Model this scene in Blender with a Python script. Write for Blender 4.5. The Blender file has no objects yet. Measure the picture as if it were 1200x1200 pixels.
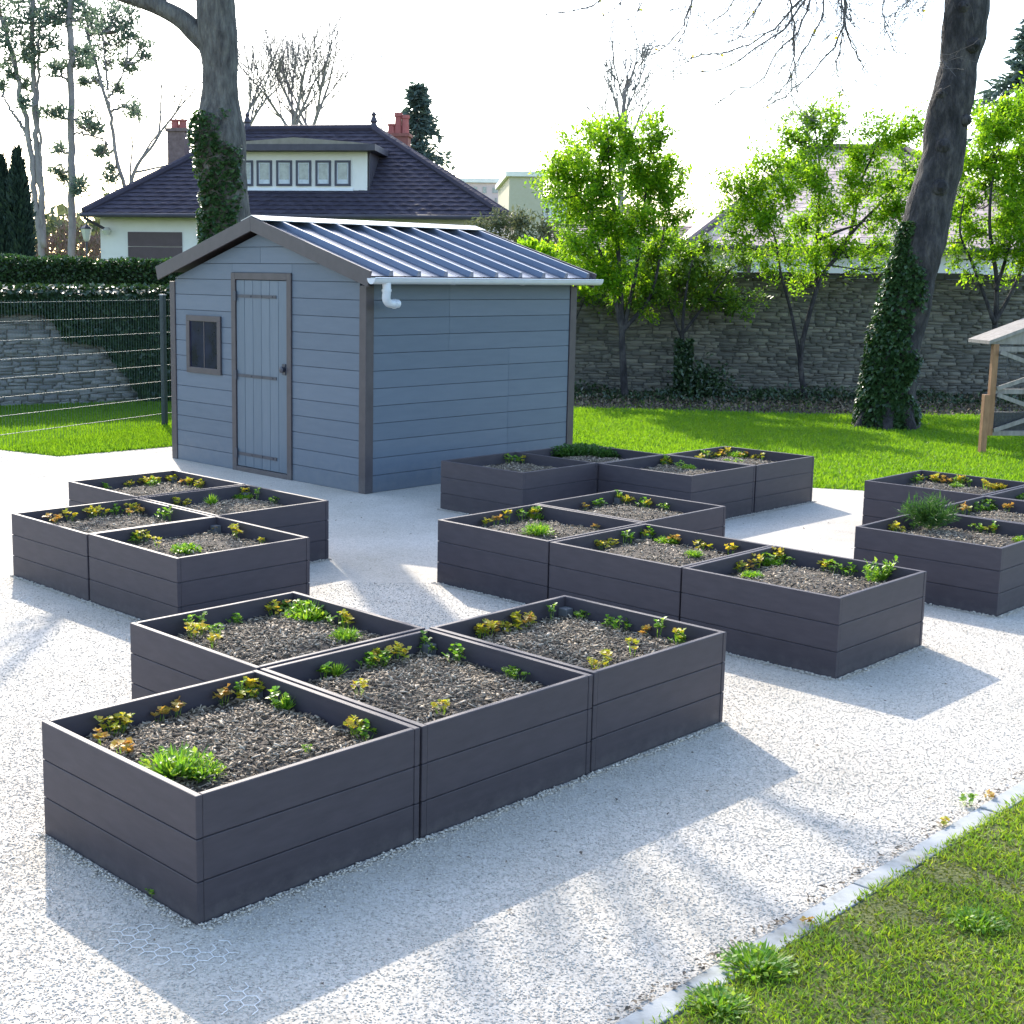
import bpy, math, random
import numpy as np
from mathutils import Matrix, Vector, noise as mnoise

R = math.radians
rng = np.random.default_rng(7)
random.seed(7)
scene = bpy.context.scene
COL = scene.collection

# ------------------------------------------------------------------ camera model (metres, camera above world origin)
CF, CP, CR, CH, CX, CY = 1583.977, 0.1551438, -0.0125785, 2.08048, 497.086, 569.171
def _rx(p):
    c, s = math.cos(p), math.sin(p); return np.array([[1, 0, 0], [0, c, -s], [0, s, c]])
def _ry(p):
    c, s = math.cos(p), math.sin(p); return np.array([[c, 0, s], [0, 1, 0], [-s, 0, c]])
CROT = _rx(-CP) @ _ry(CR)
CO = np.array([0, 0, CH])
def ray(px, py): return CROT @ np.array([(px - CX) / CF, 1.0, -(py - CY) / CF])
def back(px, py, z=0.0):
    d = ray(px, py); return CO + d * ((z - CH) / d[2])
def at(px, py, Y):
    d = ray(px, py); return CO + d * (Y / d[1])
def onplane(px, py, o, n):
    d = ray(px, py); return CO + d * (np.dot(n, o - CO) / np.dot(n, d))

TH = 0.7716368                      # garden grid angle
GA = np.array([math.cos(TH), math.sin(TH), 0.0]); GB = np.array([-GA[1], GA[0], 0.0])

# ------------------------------------------------------------------ materials
def pm(name, stops, rough=.6, scale=5., detail=6., bump=0., bscale=40., bdist=.01, metallic=0., stretch=(1, 1, 1),
       spec=.5, isl=0., trans=None, bstretch=None, nrough=.6, tw=.5):
    m = bpy.data.materials.new(name); m.use_nodes = True
    nt = m.node_tree; N = nt.nodes; L = nt.links; N.clear()
    out = N.new('ShaderNodeOutputMaterial'); b = N.new('ShaderNodeBsdfPrincipled')
    b.inputs['Roughness'].default_value = rough; b.inputs['Metallic'].default_value = metallic
    b.inputs['Specular IOR Level'].default_value = spec
    tc = N.new('ShaderNodeTexCoord'); mp = N.new('ShaderNodeMapping'); mp.inputs['Scale'].default_value = stretch
    L.new(tc.outputs['Object'], mp.inputs['Vector'])
    nz = N.new('ShaderNodeTexNoise'); nz.inputs['Scale'].default_value = scale; nz.inputs['Detail'].default_value = detail
    nz.inputs['Roughness'].default_value = nrough
    L.new(mp.outputs['Vector'], nz.inputs['Vector'])
    fac = nz.outputs['Fac']
    if isl > 0:
        g = N.new('ShaderNodeNewGeometry'); mx = N.new('ShaderNodeMix'); mx.data_type = 'FLOAT'
        mx.inputs[0].default_value = isl
        L.new(fac, mx.inputs[2]); L.new(g.outputs['Random Per Island'], mx.inputs[3]); fac = mx.outputs[0]
    cr = N.new('ShaderNodeValToRGB'); el = cr.color_ramp.elements
    while len(el) < len(stops): el.new(.5)
    for e, (p, c) in zip(el, stops): e.position = p; e.color = (*c, 1)
    L.new(fac, cr.inputs['Fac']); L.new(cr.outputs['Color'], b.inputs['Base Color'])
    if bump > 0:
        mp2 = N.new('ShaderNodeMapping'); mp2.inputs['Scale'].default_value = bstretch or stretch
        L.new(tc.outputs['Object'], mp2.inputs['Vector'])
        n2 = N.new('ShaderNodeTexNoise'); n2.inputs['Scale'].default_value = bscale; n2.inputs['Detail'].default_value = 5
        L.new(mp2.outputs['Vector'], n2.inputs['Vector'])
        bp = N.new('ShaderNodeBump'); bp.inputs['Strength'].default_value = bump; bp.inputs['Distance'].default_value = bdist
        L.new(n2.outputs['Fac'], bp.inputs['Height']); L.new(bp.outputs['Normal'], b.inputs['Normal'])
    surf = b.outputs[0]
    if trans is not None:
        t = N.new('ShaderNodeBsdfTranslucent'); ms = N.new('ShaderNodeMixShader'); ms.inputs[0].default_value = tw
        mc = N.new('ShaderNodeMix'); mc.data_type = 'RGBA'; mc.blend_type = 'MULTIPLY'; mc.inputs[0].default_value = 1
        L.new(cr.outputs['Color'], mc.inputs[6]); mc.inputs[7].default_value = (*trans, 1)
        L.new(mc.outputs[2], t.inputs['Color'])
        L.new(b.outputs[0], ms.inputs[1]); L.new(t.outputs[0], ms.inputs[2]); surf = ms.outputs[0]
    L.new(surf, out.inputs['Surface'])
    return m

def glass(name, col, rough=.08):
    return pm(name, [(0, col), (1, col)], rough=rough, spec=.8, scale=2, bump=.02, bscale=3)

M = {}
M['planter'] = pm('recycled_plastic_board', [(.2, (.034, .029, .036)), (.8, (.064, .054, .064))], rough=.55, isl=.3, scale=7, detail=8, bump=.10, bscale=120, bdist=.002, stretch=(1, 1, 4), spec=.32)
M['post'] = pm('grey_post', [(.3, (.09, .09, .095)), (.7, (.14, .14, .145))], rough=.6, scale=20)
M['soil'] = pm('soil', [(.3, (.05, .039, .028)), (.7, (.105, .083, .060))], rough=.95, scale=18, detail=10, bump=.8, bscale=60, bdist=.015)
M['chip'] = pm('wood_chip', [(.05, (.06, .044, .028)), (.35, (.155, .118, .078)), (.7, (.29, .23, .155)), (1, (.58, .49, .37))], rough=.8, scale=25, isl=.85)
M['siding'] = pm('shed_siding', [(.2, (.076, .104, .142)), (.8, (.108, .138, .180))], rough=.55, scale=3, detail=10, isl=.35, bump=.12, bscale=60, bdist=.003, stretch=(1, 1, 6))
M['door'] = pm('shed_door_board', [(.2, (.080, .112, .148)), (.8, (.114, .148, .188))], rough=.5, scale=4, detail=9, isl=.35, bump=.08, bscale=50, bdist=.002, stretch=(6, 6, 1))
M['dark'] = pm('dark_gap', [(.3, (.03, .032, .038)), (.7, (.045, .048, .055))], rough=.8)
M['trim'] = pm('taupe_trim', [(.3, (.046, .038, .044)), (.7, (.064, .054, .060))], rough=.5, scale=8, bump=.08, bscale=60, bdist=.002)
M['iron'] = pm('dark_iron', [(.3, (.03, .033, .05)), (.7, (.05, .053, .07))], rough=.45, scale=12)
M['pane'] = pm('shed_pane', [(.35, (.004, .005, .016)), (.65, (.014, .017, .045))], rough=.15, spec=.2, scale=4)
M['roofm'] = pm('steel_roof', [(.3, (.10, .125, .17)), (.7, (.135, .16, .21))], rough=.34, scale=4, bump=.05, bscale=10, bdist=.004, metallic=.55)
M['ridgem'] = pm('ridge_steel', [(.3, (.42, .43, .45)), (.7, (.55, .56, .58))], rough=.35, scale=4, metallic=.5)
M['pvc'] = pm('grey_pvc', [(.3, (.50, .53, .58)), (.7, (.58, .61, .65))], rough=.35, scale=4)
M['concrete'] = pm('kerb_concrete', [(.3, (.16, .165, .15)), (.48, (.32, .33, .32)), (.75, (.42, .42, .41))], rough=.9, scale=7, detail=12, bump=.3, bscale=90, bdist=.004)
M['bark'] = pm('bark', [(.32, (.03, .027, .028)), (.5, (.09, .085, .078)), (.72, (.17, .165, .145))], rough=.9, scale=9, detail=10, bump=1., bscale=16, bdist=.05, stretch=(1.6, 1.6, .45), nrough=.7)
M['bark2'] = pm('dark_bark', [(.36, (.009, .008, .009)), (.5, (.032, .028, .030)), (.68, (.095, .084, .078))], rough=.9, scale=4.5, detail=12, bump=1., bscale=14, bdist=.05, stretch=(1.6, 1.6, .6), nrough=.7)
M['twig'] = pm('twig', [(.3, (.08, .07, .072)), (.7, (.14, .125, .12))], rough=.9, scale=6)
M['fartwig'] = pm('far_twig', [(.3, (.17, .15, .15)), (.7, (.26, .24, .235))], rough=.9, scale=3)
M['pinebark'] = pm('pine_bark', [(.3, (.17, .145, .14)), (.7, (.33, .29, .27))], rough=.9, scale=5, stretch=(1, 1, .4), bump=.4, bscale=12, bdist=.03)  # bark lightened, the hazy glare over far pines put into its colour
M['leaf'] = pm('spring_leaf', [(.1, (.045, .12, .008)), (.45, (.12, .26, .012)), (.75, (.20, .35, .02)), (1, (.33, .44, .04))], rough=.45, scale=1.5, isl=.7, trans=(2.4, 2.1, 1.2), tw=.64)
M['leafb'] = pm('shade_leaf', [(.1, (.05, .11, .012)), (.5, (.085, .17, .016)), (.9, (.15, .24, .02))], rough=.4, scale=1.5, isl=.7, trans=(2.0, 2.0, 1.), tw=.4)  # darker leaf copy, the low bush's shade put into its colour
M['ivy'] = pm('ivy_leaf', [(.1, (.014, .034, .014)), (.6, (.03, .062, .024)), (1, (.065, .10, .04))], rough=.3, scale=1.5, isl=.8, trans=(1.3, 1.5, .8), tw=.15, spec=.6)
M['ivylit'] = pm('sunlit_ivy_leaf', [(.1, (.02, .05, .016)), (.6, (.045, .095, .03)), (1, (.10, .16, .055))], rough=.3, scale=1.5, isl=.8, trans=(1.4, 1.6, .8), tw=.25, spec=.6)  # lighter copy of the ivy, sunlight on the trunk leaves painted into the colour
M['hedge'] = pm('hedge_leaf', [(.1, (.014, .034, .012)), (.6, (.032, .07, .022)), (1, (.06, .11, .03))], rough=.45, scale=1.5, isl=.8, trans=(1.5, 1.8, .8), tw=.25)
M['hedgecore'] = pm('hedge_core', [(.3, (.012, .02, .010)), (.7, (.02, .03, .014))], rough=1)
M['needle'] = pm('pine_needle', [(.1, (.085, .115, .09)), (.5, (.125, .165, .125)), (1, (.17, .215, .15))], rough=.6, scale=1, isl=.7, trans=(1.3, 1.4, 1.2), tw=.45)  # paled needles, haze and sun glare on the far pines painted in
M['spruce'] = pm('spruce_needle', [(.1, (.045, .08, .072)), (.5, (.075, .115, .10)), (1, (.11, .155, .13))], rough=.6, scale=1, isl=.7, trans=(1.2, 1.3, 1.), tw=.2)
M['cypress'] = pm('cypress_leaf', [(.1, (.012, .03, .022)), (.5, (.022, .045, .032)), (1, (.04, .065, .04))], rough=.6, scale=1, isl=.7)
M['olive'] = pm('olive_leaf', [(.1, (.07, .085, .045)), (.5, (.12, .14, .07)), (1, (.19, .20, .11))], rough=.6, scale=1, isl=.7, trans=(1.3, 1.3, 1.), tw=.3)
M['redtwig'] = pm('reddish_twig', [(.1, (.13, .08, .065)), (.6, (.22, .15, .12)), (1, (.30, .22, .18))], rough=.8, scale=1, isl=.7)
M['yl'] = pm('yellowing_leaf', [(.1, (.22, .32, .03)), (.4, (.46, .46, .035)), (.75, (.62, .48, .05)), (1, (.58, .30, .05))], rough=.5, scale=8, isl=.75, trans=(1.3, 1.2, .8), tw=.45)
M['ol'] = pm('orange_leaf', [(.1, (.50, .42, .06)), (.5, (.52, .34, .07)), (1, (.38, .19, .06))], rough=.5, scale=8, isl=.75, trans=(1.3, 1.1, .8), tw=.4)
M['gl'] = pm('green_plant_leaf', [(.1, (.08, .20, .02)), (.5, (.15, .30, .025)), (1, (.34, .42, .05))], rough=.45, scale=8, isl=.75, trans=(1.6, 1.6, 1.), tw=.45)
M['dgl'] = pm('deep_green_leaf', [(.1, (.025, .075, .015)), (.5, (.05, .12, .022)), (1, (.09, .17, .035))], rough=.5, scale=8, isl=.75, trans=(1.4, 1.5, 1.), tw=.35)
M['grassb'] = pm('grass_blade', [(.1, (.08, .19, .010)), (.5, (.12, .25, .012)), (1, (.19, .32, .025))], rough=.5, scale=.9, isl=.5, trans=(2.0, 1.8, .8), tw=.5)
M['grassn'] = pm('near_grass_blade', [(.15, (.08, .18, .012)), (.4, (.16, .29, .018)), (.6, (.25, .36, .03)), (.9, (.38, .37, .09))], rough=.5, scale=3.2, isl=.4, trans=(1.7, 1.6, .8), tw=.4)
M['moss'] = pm('moss', [(.1, (.09, .13, .014)), (.6, (.18, .20, .025)), (1, (.27, .25, .06))], rough=.8, scale=3, isl=.6, trans=(1.2, 1.2, .6), tw=.3)
M['stone'] = pm('rubble_stone', [(.1, (.06, .057, .052)), (.5, (.125, .118, .102)), (.9, (.22, .20, .16))], rough=.95, scale=1.4, isl=.5, bump=.5, bscale=20, bdist=.02)
M['mortar'] = pm('mortar', [(.3, (.075, .072, .066)), (.7, (.13, .125, .112))], rough=1, scale=9)
M['cap'] = pm('wall_cap', [(.3, (.045, .042, .042)), (.7, (.085, .08, .078))], rough=.9, scale=4)
M['wallc'] = pm('cream_render', [(.3, (.72, .68, .62)), (.7, (.80, .76, .70))], rough=.85, scale=2)
M['wallw'] = pm('white_render', [(.3, (.70, .70, .72)), (.7, (.78, .78, .80))], rough=.85, scale=1.5)
M['tile'] = pm('dark_roof_tile', [(.2, (.030, .025, .038)), (.55, (.052, .044, .062)), (.85, (.075, .064, .080))], rough=.8, spec=.25, scale=3, isl=.3, detail=8, bump=.5, bscale=9, bdist=.05)
M['tilep'] = pm('pale_roof_tile', [(.2, (.42, .29, .235)), (.55, (.54, .39, .325)), (.85, (.63, .49, .41))], rough=.6, scale=4, isl=.4, detail=8, bump=.4, bscale=9, bdist=.04)
M['fascia'] = pm('dark_fascia', [(.3, (.045, .038, .05)), (.7, (.07, .06, .075))], rough=.6)
M['shutter'] = pm('brown_shutter', [(.3, (.075, .048, .05)), (.7, (.10, .065, .068))], rough=.6)
M['brick'] = pm('chimney_brick', [(.3, (.13, .085, .08)), (.7, (.22, .15, .14))], rough=.9, scale=9)
M['brickr'] = pm('red_brick', [(.3, (.19, .07, .055)), (.7, (.28, .11, .085))], rough=.9, scale=9)
M['pot'] = pm('clay_pot', [(.3, (.30, .08, .07)), (.7, (.40, .13, .11))], rough=.8)
M['winf'] = pm('window_frame_dark', [(.3, (.035, .033, .055)), (.7, (.05, .047, .07))], rough=.5)
M['winp'] = pm('window_glass', [(.3, (.16, .18, .18)), (.7, (.30, .33, .31))], rough=.15, scale=7, spec=.7)
M['curtain'] = pm('net_curtain', [(.3, (.45, .47, .5)), (.7, (.6, .62, .64))], rough=.6, scale=9)
M['aptp'] = pm('pink_apartment', [(.3, (.56, .43, .41)), (.7, (.60, .47, .45))], rough=.9)
M['aptc'] = pm('cream_apartment', [(.3, (.42, .38, .28)), (.7, (.46, .42, .32))], rough=.9)
M['wood'] = pm('weathered_wood', [(.3, (.18, .16, .14)), (.7, (.30, .27, .24))], rough=.8, scale=6, stretch=(4, 4, 1), bump=.3, bscale=30, bdist=.004)
M['woodo'] = pm('orange_wood', [(.3, (.22, .11, .05)), (.7, (.34, .18, .085))], rough=.7, scale=6, stretch=(4, 4, 1), bump=.2, bscale=30, bdist=.004)
M['thatch'] = pm('hotel_fill', [(.2, (.03, .03, .028)), (.6, (.07, .07, .065)), (.9, (.12, .12, .11))], rough=.9, scale=30, detail=8, bump=.6, bscale=60, bdist=.01)
M['wire'] = pm('fence_wire', [(.3, (.06, .10, .10)), (.7, (.09, .13, .13))], rough=.5, spec=.4)
M['fpost'] = pm('fence_post', [(.3, (.02, .035, .045)), (.7, (.03, .045, .055))], rough=.4)
M['mast'] = pm('mast_metal', [(.3, (.3, .3, .32)), (.7, (.4, .4, .42))], rough=.4)
M['lampg'] = pm('lamp_glass', [(.3, (.5, .48, .4)), (.7, (.6, .58, .5))], rough=.2)
M['gridp'] = pm('gravel_grid_plastic', [(.3, (.66, .65, .63)), (.7, (.74, .73, .71))], rough=.6)
M['litter'] = pm('leaf_litter', [(.1, (.05, .04, .03)), (.5, (.12, .09, .06)), (1, (.22, .17, .11))], rough=.8, isl=.9)

def splash(m, height, col, amt, scale=14.):
    """pale dried splash dirt along the foot of a surface"""
    nt = m.node_tree; N = nt.nodes; L = nt.links; b = next(n for n in N if n.type == 'BSDF_PRINCIPLED'); src = b.inputs['Base Color'].links[0].from_socket
    tc = N.new('ShaderNodeTexCoord'); sx = N.new('ShaderNodeSeparateXYZ'); L.new(tc.outputs['Object'], sx.inputs[0])
    nz = N.new('ShaderNodeTexNoise'); nz.inputs['Scale'].default_value = scale; nz.inputs['Detail'].default_value = 9; nz.inputs['Roughness'].default_value = .75; L.new(tc.outputs['Object'], nz.inputs['Vector'])
    mr = N.new('ShaderNodeMapRange'); mr.inputs['From Min'].default_value = 0; mr.inputs['From Max'].default_value = height; mr.inputs['To Min'].default_value = .30; mr.inputs['To Max'].default_value = -.12; L.new(sx.outputs['Z'], mr.inputs['Value'])
    ad = N.new('ShaderNodeMath'); ad.operation = 'ADD'; L.new(nz.outputs['Fac'], ad.inputs[0]); L.new(mr.outputs[0], ad.inputs[1])
    cr = N.new('ShaderNodeValToRGB'); cr.color_ramp.elements[0].position = .52; cr.color_ramp.elements[1].position = .85; cr.color_ramp.elements[1].color = (amt, amt, amt, 1); L.new(ad.outputs[0], cr.inputs[0])
    mx = N.new('ShaderNodeMix'); mx.data_type = 'RGBA'; mx.inputs[7].default_value = (*col, 1); L.new(cr.outputs[0], mx.inputs[0]); L.new(src, mx.inputs[6]); L.new(mx.outputs[2], b.inputs['Base Color'])
splash(M['planter'], .10, (.20, .185, .17), .16, 20.); splash(M['siding'], .4, (.26, .25, .23), .2, 9.); splash(M['trim'], .3, (.22, .21, .20), .2, 9.)
def ground_mat():
    m = pm('lawn_earth', [(.2, (.05, .10, .010)), (.5, (.09, .165, .012)), (.8, (.13, .19, .022))], rough=.95, scale=1.3, detail=12, bump=.8, bscale=60, bdist=.03)
    return m
M['ground'] = ground_mat()
M['nearsoil'] = pm('mossy_soil', [(.25, (.05, .042, .024)), (.45, (.085, .10, .022)), (.75, (.14, .15, .035))], rough=.95, scale=5, detail=12, bump=.8, bscale=70, bdist=.02)
M['bed'] = pm('bed_earth', [(.2, (.03, .027, .022)), (.6, (.06, .052, .042)), (.9, (.09, .075, .055))], rough=1, scale=5, detail=12, bump=.8, bscale=40, bdist=.04)

def gravel_mat():
    m = bpy.data.materials.new('pale_gravel'); m.use_nodes = True
    nt = m.node_tree; N = nt.nodes; L = nt.links
    b = N['Principled BSDF']; b.inputs['Roughness'].default_value = .85; b.inputs['Specular IOR Level'].default_value = .3
    tc = N.new('ShaderNodeTexCoord')
    v = N.new('ShaderNodeTexVoronoi'); v.inputs['Scale'].default_value = 125
    L.new(tc.outputs['Object'], v.inputs['Vector'])
    sp = N.new('ShaderNodeSeparateColor'); L.new(v.outputs['Color'], sp.inputs[0])
    cr = N.new('ShaderNodeValToRGB'); e = cr.color_ramp.elements
    e[0].position = 0; e[0].color = (.35, .315, .265, 1); e[1].position = 1; e[1].color = (.62, .57, .495, 1)
    k = e.new(.18); k.color = (.475, .435, .375, 1)
    L.new(sp.outputs[0], cr.inputs[0])
    n1 = N.new('ShaderNodeTexNoise'); n1.inputs['Scale'].default_value = .9; n1.inputs['Detail'].default_value = 10; n1.inputs['Roughness'].default_value = .7
    L.new(tc.outputs['Object'], n1.inputs['Vector'])
    c2 = N.new('ShaderNodeValToRGB'); e = c2.color_ramp.elements
    e[0].position = .3; e[0].color = (.78, .77, .73, 1); e[1].position = .62; e[1].color = (1, 1, 1, 1)
    L.new(n1.outputs['Fac'], c2.inputs[0])
    mx = N.new('ShaderNodeMix'); mx.data_type = 'RGBA'; mx.blend_type = 'MULTIPLY'; mx.inputs[0].default_value = 1
    L.new(cr.outputs[0], mx.inputs[6]); L.new(c2.outputs[0], mx.inputs[7]); L.new(mx.outputs[2], b.inputs['Base Color'])
    bp = N.new('ShaderNodeBump'); bp.inputs['Strength'].default_value = .35; bp.inputs['Distance'].default_value = .004; bp.invert = True
    L.new(v.outputs['Distance'], bp.inputs['Height']); L.new(bp.outputs['Normal'], b.inputs['Normal'])
    return m
M['gravel'] = gravel_mat()
M['pebble'] = pm('pebble', [(.05, (.31, .28, .24)), (.2, (.475, .435, .375)), (1, (.62, .57, .495))], rough=.8, scale=3, isl=.9, spec=.3)

# ------------------------------------------------------------------ mesh helpers
def link(o, parent=None):
    COL.objects.link(o)
    if parent is not None: o.parent = parent
    return o
def empty(name, loc, rz=0.0):
    o = bpy.data.objects.new(name, None); o.location = [float(c) for c in loc]; o.rotation_euler = (0, 0, rz); o.empty_display_size = .1
    return link(o)
def tag(o, label=None, cat=None, group=None, kind=None):
    if label: o['label'] = label
    if cat: o['category'] = cat
    if group: o['group'] = group
    if kind: o['kind'] = kind
    return o
def nrm(v):
    v = np.asarray(v, float); return v / (np.linalg.norm(v) + 1e-12)

class MB:
    def __init__(s): s.v = []; s.f = []; s.m = []; s.T = None; s.mi = 0
    def tr(s, p):
        p = np.asarray(p, float)
        return p if s.T is None else s.T[:3, :3] @ p + s.T[:3, 3]
    def poly(s, pts):
        i = len(s.v); s.v += [tuple(s.tr(p)) for p in pts]; s.f.append(tuple(range(i, i + len(pts)))); s.m.append(s.mi)
    def box(s, x0, x1, y0, y1, z0, z1):
        i = len(s.v)
        for z in (z0, z1):
            for x, y in ((x0, y0), (x1, y0), (x1, y1), (x0, y1)): s.v.append(tuple(s.tr((x, y, z))))
        for f in ((3, 2, 1, 0), (4, 5, 6, 7), (0, 1, 5, 4), (1, 2, 6, 5), (2, 3, 7, 6), (3, 0, 4, 7)):
            s.f.append(tuple(i + k for k in f)); s.m.append(s.mi)
    def prism(s, poly, d):
        """closed prism: polygon (3-d points) extruded by vector d"""
        n = len(poly); i = len(s.v); d = np.asarray(d, float)
        s.v += [tuple(s.tr(p)) for p in poly] + [tuple(s.tr(np.asarray(p) + d)) for p in poly]
        s.f.append(tuple(range(i + n - 1, i - 1, -1))); s.f.append(tuple(range(i + n, i + 2 * n)))
        for k in range(n): s.f.append((i + k, i + (k + 1) % n, i + n + (k + 1) % n, i + n + k))
        s.m += [s.mi] * (n + 2)
    def bar(s, a, b, w, h, up=(0, 0, 1)):
        a = np.asarray(a, float); b = np.asarray(b, float); d = nrm(b - a); x = nrm(np.cross(d, up)); y = np.cross(x, d)
        q = [a + x * sx * w / 2 + y * sy * h / 2 for sx, sy in ((-1, -1), (1, -1), (1, 1), (-1, 1))]
        s.prism(q, b - a)
    def tube(s, path, rad, seg=8, cap=True):
        P = np.asarray(path, float); n = len(P); rad = np.broadcast_to(np.asarray(rad, float), (n,))
        T = np.gradient(P, axis=0); T /= np.linalg.norm(T, axis=1)[:, None] + 1e-12
        ref = np.array([0, 0, 1.]) if abs(T[0][2]) < .9 else np.array([1., 0, 0])
        x = nrm(np.cross(T[0], ref)); i0 = len(s.v)
        an = np.arange(seg) * 2 * math.pi / seg; ca, sa = np.cos(an)[:, None], np.sin(an)[:, None]
        for k in range(n):
            x = nrm(x - T[k] * np.dot(x, T[k])); y = np.cross(T[k], x)
            ring = P[k] + (x * ca + y * sa) * rad[k]
            if s.T is not None: ring = ring @ s.T[:3, :3].T + s.T[:3, 3]
            s.v += [tuple(r) for r in ring]
        for k in range(n - 1):
            a = i0 + k * seg; b = a + seg
            for j in range(seg):
                j2 = (j + 1) % seg; s.f.append((a + j, a + j2, b + j2, b + j)); s.m.append(s.mi)
        if cap:
            s.f.append(tuple(i0 + j for j in range(seg - 1, -1, -1))); s.f.append(tuple(i0 + (n - 1) * seg + j for j in range(seg))); s.m += [s.mi] * 2
    def build(s, name, mats, parent=None, origin=None, smooth=False, bevel=0, loc=None):
        me = bpy.data.meshes.new(name)
        V = np.asarray(s.v, float).reshape(-1, 3)
        if origin is not None: V = V - np.asarray(origin, float)
        me.from_pydata([tuple(p) for p in V], [], s.f)
        mats = mats if isinstance(mats, (list, tuple)) else [mats]
        for m in mats: me.materials.append(m)
        if len(mats) > 1: me.polygons.foreach_set('material_index', s.m)
        if smooth: me.polygons.foreach_set('use_smooth', [True] * len(s.f))
        me.update()
        o = link(bpy.data.objects.new(name, me), parent)
        if loc is not None: o.location = [float(c) for c in loc]
        if bevel:
            b = o.modifiers.new('bevel', 'BEVEL'); b.width = bevel; b.segments = 2; b.limit_method = 'ANGLE'; b.angle_limit = R(50)
        return o

def np_mesh(name, V, F, mats, parent=None, origin=None, loc=None, smooth=False, midx=None):
    V = np.asarray(V, np.float32).reshape(-1, 3); F = np.asarray(F, np.int32); k = F.shape[1]
    if origin is not None: V = V - np.asarray(origin, np.float32)
    me = bpy.data.meshes.new(name)
    me.vertices.add(len(V)); me.vertices.foreach_set('co', np.ascontiguousarray(V).ravel())
    me.loops.add(F.size); me.loops.foreach_set('vertex_index', np.ascontiguousarray(F).ravel())
    me.polygons.add(len(F)); me.polygons.foreach_set('loop_start', np.arange(0, F.size, k, dtype=np.int32))
    mats = mats if isinstance(mats, (list, tuple)) else [mats]
    for m in mats: me.materials.append(m)
    if midx is not None: me.polygons.foreach_set('material_index', np.asarray(midx, np.int32))
    if smooth: me.polygons.foreach_set('use_smooth', np.ones(len(F), bool))
    me.update(calc_edges=True)
    o = link(bpy.data.objects.new(name, me), parent)
    if loc is not None: o.location = [float(c) for c in loc]
    return o

def unit(n):
    v = rng.normal(size=(n, 3)); return v / np.linalg.norm(v, axis=1)[:, None]
def normed(v): return v / (np.linalg.norm(v, axis=1)[:, None] + 1e-12)

class Leaves:
    """many small folded leaf faces"""
    def __init__(s): s.V = []; s.F = []; s.n = 0; s.mi = []
    def add(s, base, d, L, W, up=None, fold=.25, mi=0):
        n = len(base); d = normed(np.asarray(d, float)); L = np.broadcast_to(L, (n,))[:, None]; W = np.broadcast_to(W, (n,))[:, None]
        up = unit(n) if up is None else np.broadcast_to(np.asarray(up, float), (n, 3)) + .25 * rng.normal(size=(n, 3))
        sd = normed(np.cross(d, up)); u = np.cross(sd, d)
        mid = base + d * L * .5 + u * W * fold
        V = np.stack([base, mid + sd * W * .5, base + d * L, mid - sd * W * .5], 1).reshape(-1, 3)
        i = np.arange(n)[:, None] * 4 + s.n
        F = np.concatenate([i + np.array([[0, 1, 2]]), i + np.array([[0, 2, 3]])], 1).reshape(-1, 3)
        s.V.append(V); s.F.append(F); s.n += 4 * n; s.mi.append(np.full(2 * n, mi))
    def build(s, name, mats, parent=None, origin=None, loc=None):
        return np_mesh(name, np.concatenate(s.V), np.concatenate(s.F), mats, parent, origin, loc, midx=np.concatenate(s.mi) if isinstance(mats, list) else None)

def inpoly(P, poly):
    x, y = P[:, 0], P[:, 1]; r = np.zeros(len(P), bool); n = len(poly)
    for i in range(n):
        x0, y0 = poly[i][:2]; x1, y1 = poly[(i + 1) % n][:2]
        c = ((y0 > y) != (y1 > y)) & (x < (x1 - x0) * (y - y0) / (y1 - y0 + 1e-12) + x0); r ^= c
    return r
def infrustum(P, m=40):
    q = (np.c_[P[:, :2], np.zeros(len(P))] - CO) @ CROT
    x = CX + CF * q[:, 0] / q[:, 1]; y = CY - CF * q[:, 2] / q[:, 1]
    return (q[:, 1] > .3) & (x > -m) & (x < 1200 + m) & (y < 1200 + m)
def scatter(poly, n):
    lo = np.min(np.asarray(poly)[:, :2], 0); hi = np.max(np.asarray(poly)[:, :2], 0)
    P = rng.uniform(lo, hi, (n, 2)); return P[inpoly(P, poly)]

def spath(pts, n):
    """smooth resample of a polyline"""
    P = np.asarray(pts, float); t = np.r_[0, np.cumsum(np.linalg.norm(np.diff(P, axis=0), axis=1))]
    if len(P) < 3:
        u = np.linspace(0, t[-1], n); return np.stack([np.interp(u, t, P[:, k]) for k in range(P.shape[1])], 1)
    m = np.gradient(P, t, axis=0); u = np.linspace(0, t[-1], n); out = []
    for x in u:
        i = min(max(np.searchsorted(t, x) - 1, 0), len(t) - 2); h = t[i + 1] - t[i]; w = (x - t[i]) / h
        out.append((2 * w**3 - 3 * w**2 + 1) * P[i] + (w**3 - 2 * w**2 + w) * h * m[i] + (-2 * w**3 + 3 * w**2) * P[i + 1] + (w**3 - w**2) * h * m[i + 1])
    return np.array(out)

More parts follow.
